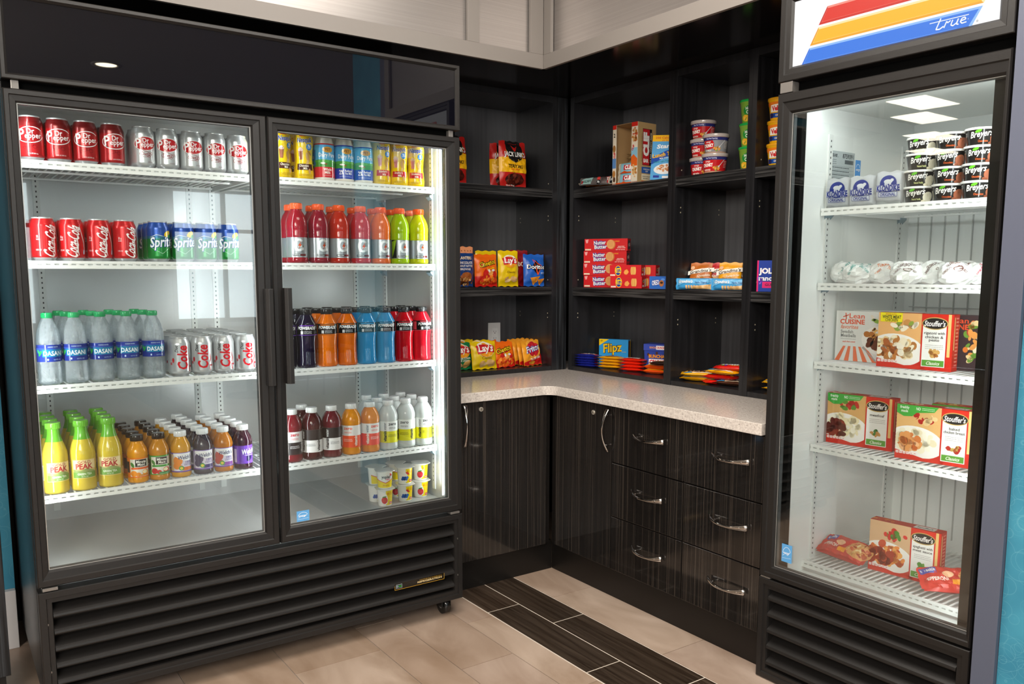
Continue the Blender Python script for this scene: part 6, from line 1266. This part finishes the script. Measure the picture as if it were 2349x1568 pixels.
# ice cream bars in silver foil
a = Art(clip=(-3.9, .2, 3.9, 8.6)); a.ell(0, 5.0, 2.4, 2.4, '2c3c94', 1, 26).ell(-.1, 5.6, 1.2, .65, 'f0f2f4', 3, 14).ell(1.0, 6.0, .5, .42, 'f0f2f4', 3, 12, .3).rect(-1.1, 4.4, -.6, 5.5, 'f0f2f4', 3).rect(.3, 4.4, .8, 5.5, 'f0f2f4', 3).rect(-.5, 4.4, -.15, 5.3, 'f0f2f4', 3)
a.rect(-3.5, 3.0, 3.5, 4.6, 'f0f2f4', 4).text('KLONDIKE', 0, 3.8, 1.6, '2c3c94', 6, 6.5, bold=.05).rect(-2.6, 1.4, 2.6, 2.7, 'e8ecf0', 3).stroke([(-2.6, 1.4), (2.6, 1.4), (2.6, 2.7), (-2.6, 2.7)], .12, '2c3c94', 4, True).text('ORIGINAL', 0, 2.05, .85, '2c3c94', 5, 4.4, bold=.03)
KD = pillow('ice_cream_bar', 'ice cream', .078, .086, .03, 'd6d9dc', a, m='foil', seed=51, nx=20, ny=20, wr=.0009, boxy=True)
for i, (u, v, dp_, rz) in enumerate(((1921, 440, .165, .10), (1981, 438, .168, .1), (2043, 430, .175, .12))):
    putF(KD, u, v, dp_, 1.478+(.006 if i == 2 else 0), ['silver foil ice cream bar, leftmost of the three', 'silver foil ice cream bar in the middle of three', 'silver foil ice cream bar next to the black tubs'][i], rz, 'silver foil ice cream bars')
def tub(fl, sc1, sc2, tc):
    p = Proto('ice_cream_tub', 'ice cream'); TPr = [(.0335, 0), (.034, .002), (.0400, .0385)]; rf = prof_r(TPr)
    p.part('tub', MB().lathe(TPr+[(.0405, .040)], 32, col='1c1a1a'), 'gloss')
    a = Art(clip=(-12, .1, 12, 3.85)); a.text('Breyers', -.2, 2.55, 1.5, 'f2efe8', 4, 5.2, shear=.3, rot=.10, bold=.02).ell(-.9, 3.45, .8, .35, '62b42c', 3, 12, .3).text(fl, .2, .95, .5, tc, 4, 2.4).ell(3.4, 1.5, 1.5, 1.4, sc1, 2, 18).food(3.4, 1.4, 1.1, 1.0, [sc2, sc1], 10, .35, 4, 3).ell(2.2, .4, .7, .4, sc2, 3, 12)
    mb = MB(); a.add_to(mb, on_cyl(.038, rf), .35, None, .0005); p.part('printed_label', mb, 'gloss', fixn=False)
    p.part('lid', MB().lathe([(.0405, .0385), (.0422, .039), (.0422, .0435), (.041, .0445), (.0001, .0445)], 32, col='eceae6', cap=False), 'gloss'); return p
TV, TC = tub('Natural Vanilla', 'e8e2cc', 'd8d0b4', 'c8cc88'), tub('Chocolate', 'a8644a', '8a4c34', 'd0602c')
lv = ['lowest', 'second from bottom', 'third from bottom', 'topmost']
for c, (u, v, p_) in enumerate(((2111, 400, TV), (2177, 395, TC), (2246, 390, TC))):
    for k in range(4): putF(p_, u+(2 if k > 1 else 0), v, .195-.012*c, 1.478+.0446*k, 'black ice cream tub, %s in the %s stack' % (lv[k], ['left', 'middle', 'right'][c]), .35+.1*((k+c) % 3)-.1, 'black ice cream tubs')
# wrapped sandwiches
def wrap(tc, txt, seed, logo=False):
    rr = random.Random(seed); p = Proto('wrapped_sandwich', 'sandwich'); w_, h, d = .086, .066, .062; n, m = 19, 9; ph = [rr.uniform(0, 6.28) for _ in range(6)]
    def S(th, fi, o=0):
        a = abs(math.sin(th)); x = math.cos(th); rad = (math.sin(fi))
        cr = 1+.13*math.sin(3*th+ph[0])*rad+.10*math.sin(7*th+5*fi+ph[1])+.07*math.sin(11*fi+ph[2]+th*2)
        X = w_/2*math.copysign(abs(math.cos(fi))**.9, math.cos(fi))*1.05; k = (math.sin(fi))**.75
        Y = d/2*k*math.cos(th)*cr; Z = h/2*k*math.sin(th)*cr
        q = Vector((X, Y, Z)); nn = Vector((0, math.cos(th), math.sin(th))); q = q+nn*o; return (q.x, q.y, max(q.z, -h/2+.004)+h/2-.004)
    mb = MB(); k = 0
    for j in range(m+1):
        for i in range(n): mb.v.append(S(2*PI*i/n, PI*(.03+.94*j/m)))
    for j in range(m):
        for i in range(n): mb.f.append([j*n+i, j*n+(i+1) % n, (j+1)*n+(i+1) % n, (j+1)*n+i]); mb.c.append(lin(rr.choice(['eef0ee', 'e8eae8', 'f2f3f2']))); mb.sm.append(False)
    mb.f.append(list(range(n))[::-1]); mb.f.append([m*n+i for i in range(n)]); mb.c += [lin('e8eae8')]*2; mb.sm += [False]*2
    p.part('wrapper', mb, 'film')
    a = Art()
    for (u, v, r_, s) in ((-.6, 1.2, .3, 1.0), (1.4, -.6, -.5, .8), (-2.4, -1.0, .9, .8), (2.6, 1.6, .6, .7)): a.text(txt, u, v, .8*s, tc, 2, 3.9*s, rot=r_+rr.uniform(-.3, .3), bold=.02)
    if logo: a.ell(.4, -.4, .9, .6, 'f0ece8', 2, 14).oval(.4, -.4, .95, .62, .18, tc, 3, 14).stroke([(-.4, -.4), (1.2, -.4)], .16, tc, 3)
    q = MB(); a.add_to(q, lambda u, v, o: S(PI*.84-v/.038, PI/2-u/(w_/2)*.95, o), .3, .3, .0022); p.part('printed_lettering', q, 'film', fixn=False); return p
WT = [wrap('2a9c94', 'DELI TUNA', 61), wrap('2a9c94', 'DELI TUNA', 62), wrap('e07838', 'TURKEY', 63), wrap('5a2c20', 'OLSWURDO', 64, True), wrap('5a2c20', 'OLSWURDO', 65), wrap('6a3428', 'OLSWURDO', 66, True), wrap('e0345c', 'TURKEY', 67)]
for i, (p_, u, v, dp_, rz, ry, lb) in enumerate(((WT[0], 1919, 622, .215, 1.0, .1, 'wrapped sandwich with teal lettering, furthest left'), (WT[1], 1969, 628, .18, .6, -.1, 'wrapped sandwich with teal lettering, second from left'), (WT[2], 2026, 625, .215, .9, .15, 'wrapped sandwich with orange lettering'),
        (WT[3], 2081, 620, .17, .4, -.1, 'wrapped sandwich with brown lettering beside the orange one'), (WT[4], 2140, 622, .215, .8, .0, 'wrapped sandwich with brown lettering in the middle right'), (WT[5], 2193, 622, .17, .5, .1, 'wrapped sandwich with round brown marks'), (WT[6], 2252, 632, .22, 1.0, 0, 'wrapped sandwich with pink lettering at the right'),
        (WT[4], 2215, 612, .31, .3, 0, 'wrapped sandwich behind the one with round marks'), (WT[3], 2100, 612, .31, -.2, 0, 'wrapped sandwich behind the brown-lettered pair'), (WT[1], 2000, 615, .32, -.3, 0, 'wrapped sandwich at the back behind the teal pair'))):
    putF(p_, u, v, dp_, 1.2535, lb, rz, 'wrapped sandwiches in the freezer', ry=0)
# frozen meals
def stouffer(title, food, plate=True, banner='g', seed=1):
    W, H, D = .208, .158, .040
    a = Art(clip=(0, 0, 20.8, 15.8)); a.rect(0, 0, 20.8, 15.8, 'cc2a1c', 0).rect(0, 2.2, 12.4, 15.8, food[0], 1)
    a.ell(5.6, 5.2, 7.8, 4.6, 'f2eee8', 3, 32, -.1).food(5.0, 5.8, 5.8, 3.2, food[1], 70, 1.15, seed, 4).food(3.6, 5.0, 3.6, 2.2, food[2], 26, 1.4, seed+1, 8).food(7.6, 12.4, 3.4, 1.2, food[3], 16, 1.1, seed+2, 4)
    a.poly([(0, 0), (13.5, 0), (13.5, 1.4), (8, .9), (0, 2.6)], 'd03020', 12).facts(.3, 1.5, 6, 'f4e4e0', 14)
    a.rect(12.3, 0, 20.8, 15.8, 'd02818', 12).rect(19.4, 4, 20.2, 15.8, 'e8c078', 13).rect(12.7, 1.0, 19.0, 13.4, 'eeeeea', 14).rect(12.9, 1.2, 18.8, 2.9, '5a9a34', 15).text('Classics', 15.9, 2.05, .9, 'f0f4e8', 17, 3.6, shear=.3)
    a.ell(15.9, 13.2, 3.5, 1.75, 'c8a860', 16, 28).ell(15.9, 13.2, 3.25, 1.5, '1c1a18', 17, 28).text("Stouffer's", 15.9, 13.2, 1.5, 'f4f2ee', 19, 5.6, bold=.02, shear=.15)
    for k, t_ in enumerate(title): a.text(t_, 15.9, 10.4-1.0*k, .75, '3a3632', 17, min(5.6, .55*len(t_)))
    a.lines(13.6, 18.4, 10.2-len(title)*1.0, 3, .5, 'a8a4a0', 16, .14, seed).food(15.9, 4.8, 1.6, .9, food[4], 9, .8, seed+5, 16)
    if banner == 'g': a.poly([(0, 15.8), (11.5, 15.8), (10.4, 14.3), (5.5, 13.7), (4.4, 12.6), (2.0, 12.4), (0, 13.4)], '3fa43c', 13).text('freshly', 2.2, 14.9, .8, 'eef4e8', 15, 2.6).text('made', 2.2, 14.0, .8, 'eef4e8', 15, 1.9).text('NO', 6.0, 14.9, .8, 'eef4e8', 15, 1.2).lines(7.0, 10.4, 15.2, 2, .45, 'd8ecd0', 15, .15)
    elif banner == 'y': a.rect(.6, 13.2, 6.9, 15.8, 'f0e018', 13).text('WHITE MEAT', 3.8, 14.6, .9, '3a3a1c', 15, 5.4, bold=.03).text('CHICKEN', 3.8, 13.7, .75, '3a3a1c', 15, 3.6).text('MADE WITH', 3.6, 15.4, .35, 'c84a28', 15, 3)
    s = Art(clip=(0, 0, 4.0, 15.8)); s.rect(0, 0, 4.0, 15.8, 'c83020', 0).rect(.4, 6, 1.0, 15, 'e8c078', 1)
    for k in range(14): s.rect(1.6, 1.5+k, 3.4, 1.9+k, 'e89080', 1)
    t_ = Art(clip=(0, 0, 20.8, 4.0)); t_.rect(0, 0, 20.8, 4.0, 'c02c20', 0).food(4, 2, 3.6, 1.2, food[1], 14, .8, seed, 1).rect(12.5, .6, 18.5, 3.4, 'e4e0da', 1).text("Stouffer's", 15.5, 2, 1.2, '2a2a28', 3, 4.6)
    return carton('frozen_meal', 'frozen meal', W, H, D, 'c02a20', a, s, t_)
S1 = stouffer(['rigatoni with', 'chicken &', 'pesto'], ['e8b070', ['f0dcb0', 'e8c890', 'f4e8cc', 'b8783c'], ['c07838', 'f4ecd8', 'a85c2c'], ['f4e8d0', 'c88c4c', '8aa040'], ['d8a860', 'c07838']], banner='y', seed=3)
S2 = stouffer(['meatloaf'], ['d8a868', ['f0e8c8', 'ece0b8', 'f4f0dc'], ['8a3018', '6a2010', 'a84a28', '5a1c10'], ['c02c20', '5a9030', 'a82018'], ['3a7a30', 'c8904c', '2c6428']], seed=5)
S3 = stouffer(['baked', 'chicken breast'], ['e0b070', ['f4efdc', 'f0e8cc', 'e8dcb8'], ['d0783c', 'e09858', 'c0602c', 'e8b080'], ['b02018', 'e8c890', 'd8b070'], ['b02820', 'd8c068']], seed=7)
S4 = stouffer(['salisbury', 'steak'], ['e8b050', ['f0c850', 'e8b030', 'f4e0a0'], ['7a3820', '5a2414', '94482c'], ['f0d070', 'c08030'], ['5a9030', 'c07030']], seed=9)
S5 = stouffer(['spaghetti with', 'meat sauce'], ['d8b088', ['d86a2c', 'e88a3c', 'c84820', 'f0a858'], ['a83418', 'c84824', '8a2814'], ['c82820', 'd83028', '4a8a2c'], ['c8242c', '4a8a30', '6aa040']], banner='', seed=11)
def lean(dark):
    W, H, D = .215, .155, .04; bg = 'e2e4e2' if not dark else '3c2c30'; a = Art(clip=(0, 0, 21.5, 15.5)); a.rect(0, 0, 21.5, 15.5, bg, 0)
    oc = 'e8542c'; a.stroke([(2.2, 13.6), (4.0, 14.3)], .3, oc, 2).stroke([(3.2, 12.9), (3.0, 14.9)], .3, oc, 2).text('Lean', 6.6, 14.0, 1.5, oc, 3, 4.8, bold=.01).text('CUISINE', 5.2, 12.2, 1.4, oc, 3, 7.8, bold=.03)
    if not dark:
        a.text('favorites', 4.4, 10.6, 1.2, 'e88a6c', 3, 5.6, shear=.2).text('Swedish', 3.6, 9.1, 1.0, '8a8c8a', 3, 4.0).text('Meatballs', 4.1, 7.9, 1.0, '8a8c8a', 3, 4.8).lines(1.6, 6.6, 6.9, 1, .4, 'a0a2a0', 3, .15).text('made from scratch', 4.4, 6.0, .5, oc, 3, 4.0, shear=.3)
        for k in range(5): a.poly([(k*3.0, 0), (k*3.0+1.5, 0), (k*1.6+3.4, 4.6), (k*1.6+2.6, 4.6)], 'e87850', 2)
        a.stroke([(13.0, .5), (10.2, 3.2), (8.8, 4.6)], [.5, .3, .8], 'a8a8a8', 5).facts(15, .5, 4, 'e8e8e8', 5)
        a.ell(15.5, 6.6, 7.2, 4.6, 'f2f0ec', 3, 30, -.1).food(15.5, 7.6, 5.8, 3.4, ['d8a050', 'c08030', 'e8b868', 'b87028'], 60, .95, 5, 4).food(15, 7.2, 4.8, 2.8, ['6a3018', '7a3c20', '58240f'], 12, 1.5, 6, 8).food(15, 13.6, 3.8, 1.2, ['e8e0d0', '8ab040', 'e8c850'], 14, 1.0, 7, 4)
    else: a.text('CULINARY', 4.2, 10.4, .8, 'c8b8a8', 3, 4.6, arc=.02).text('Sesame', 4.0, 8.6, 1.2, 'e8dcd0', 3, 4.0, shear=.2).text('Chicken', 4.4, 7.1, 1.2, 'e8dcd0', 3, 4.2, shear=.2).lines(1.6, 6.6, 5.8, 2, .5, 'a89890', 3, .15).stroke([(1.0, 6.0), (1.6, 4.2), (1.2, 2.2)], [.2, .6, .1], 'd02c1c', 4).food(13.5, 8, 5.2, 7.2, ['f0d8a0', 'e8a050', 'd87830', 'f4ecd0', '6a9a38', 'b02c30'], 90, 1.0, 8, 4)
    s = Art(clip=(0, 0, 4, 15.5)); s.rect(0, 0, 4, 15.5, 'd8d8d4' if not dark else '34262a', 0).lines(.5, 3.5, 14, 12, 1, '909090', 1, .3)
    return carton('frozen_meal', 'frozen meal', W, H, D, bg, a, s)
LW1, LD1 = lean(False), lean(True)
putF(LW1, 2030, 765, .33, 1.0128, 'white frozen meal box standing behind the box with meatballs', .05, 'frozen meals on the third freezer shelf')
putF(LW1, 1955, 765, .245, 1.0128, 'white frozen meal box with orange lettering and meatballs', .12, 'frozen meals on the third freezer shelf')
putF(S1, 2097, 780, .185, 1.0128, 'red frozen meal box with a yellow corner banner', .12, 'frozen meals on the third freezer shelf')
putF(LD1, 2300, 790, .262, 1.0128, 'dark brown frozen meal box at the right edge', .10, 'frozen meals on the third freezer shelf')
g = 'red frozen meals on the fourth freezer shelf'
putF(S2, 1970, 960, .22, .7528, 'red frozen meal box with meatloaf picture', .12, g); putF(S3, 2142, 985, .185, .7528, 'red frozen meal box with chicken breast picture', .12, g); putF(S4, 2320, 1000, .262, .7528, 'red frozen meal box cut off by the door frame', .12, g)
P = atFz(2064, 1325, .379); W_ = FM @ Vector((P.x, P.y, .3788)); put(S5, W_+FN*.012, 'red spaghetti meal box standing on the lowest freezer rack', ft+.12, None)
a = Art(clip=(-10, .3, 10, 8.4)); a.rect(-9, .5, 9, 8.2, 'c83428', 0).ell(5.4, 4.4, 4.2, 3.2, 'd89a5c', 2, 24).food(5.4, 4.4, 3.4, 2.6, ['e8b878', 'c05a38', 'f0d8a0', 'a84428'], 26, .8, 3, 3).rect(-8.4, 5.6, -4.2, 7.6, '4a4c9c', 3).text('RED BARON', -6.3, 6.6, .8, 'f0ece8', 5, 3.6).ell(-1.5, 5.0, 1.6, 1.0, 'e8b088', 3, 14).rect(-.8, 1.6, 1.8, 3.2, 'f09a28', 3).text('PEPPERONI', -4.6, 3.4, 1.1, 'f0d8cc', 4, 6.0, bold=.03)
FP_ = pillow('frozen_snack_pack', 'frozen snack', .165, .086, .035, 'c43028', a, crimp='u', seed=71, nx=22, ny=12, wr=.0022)
P = atFz(1917, 1292, .379); W_ = FM @ Vector((.1595, P.y+.0, .3985)); put(FP_, W_, 'red foil frozen snack lying at the left of the lowest rack', ft-.12, 'red foil frozen snacks', rx=-1.05)
P = atFz(2197, 1388, .379); W_ = FM @ Vector((.523, .190, .3985)); put(FP_, W_, 'red foil frozen snack lying at the right of the lowest rack', ft+.75, 'red foil frozen snacks', rx=-1.05)
print('OBJECTS PLACED', COUNT[0], 'LABEL DUPES', [l for l in set([o.get('label') for o in bpy.data.objects if o.get('category')]) if sum(1 for o in bpy.data.objects if o.get('category') and o.get('label') == l) > 1][:20])
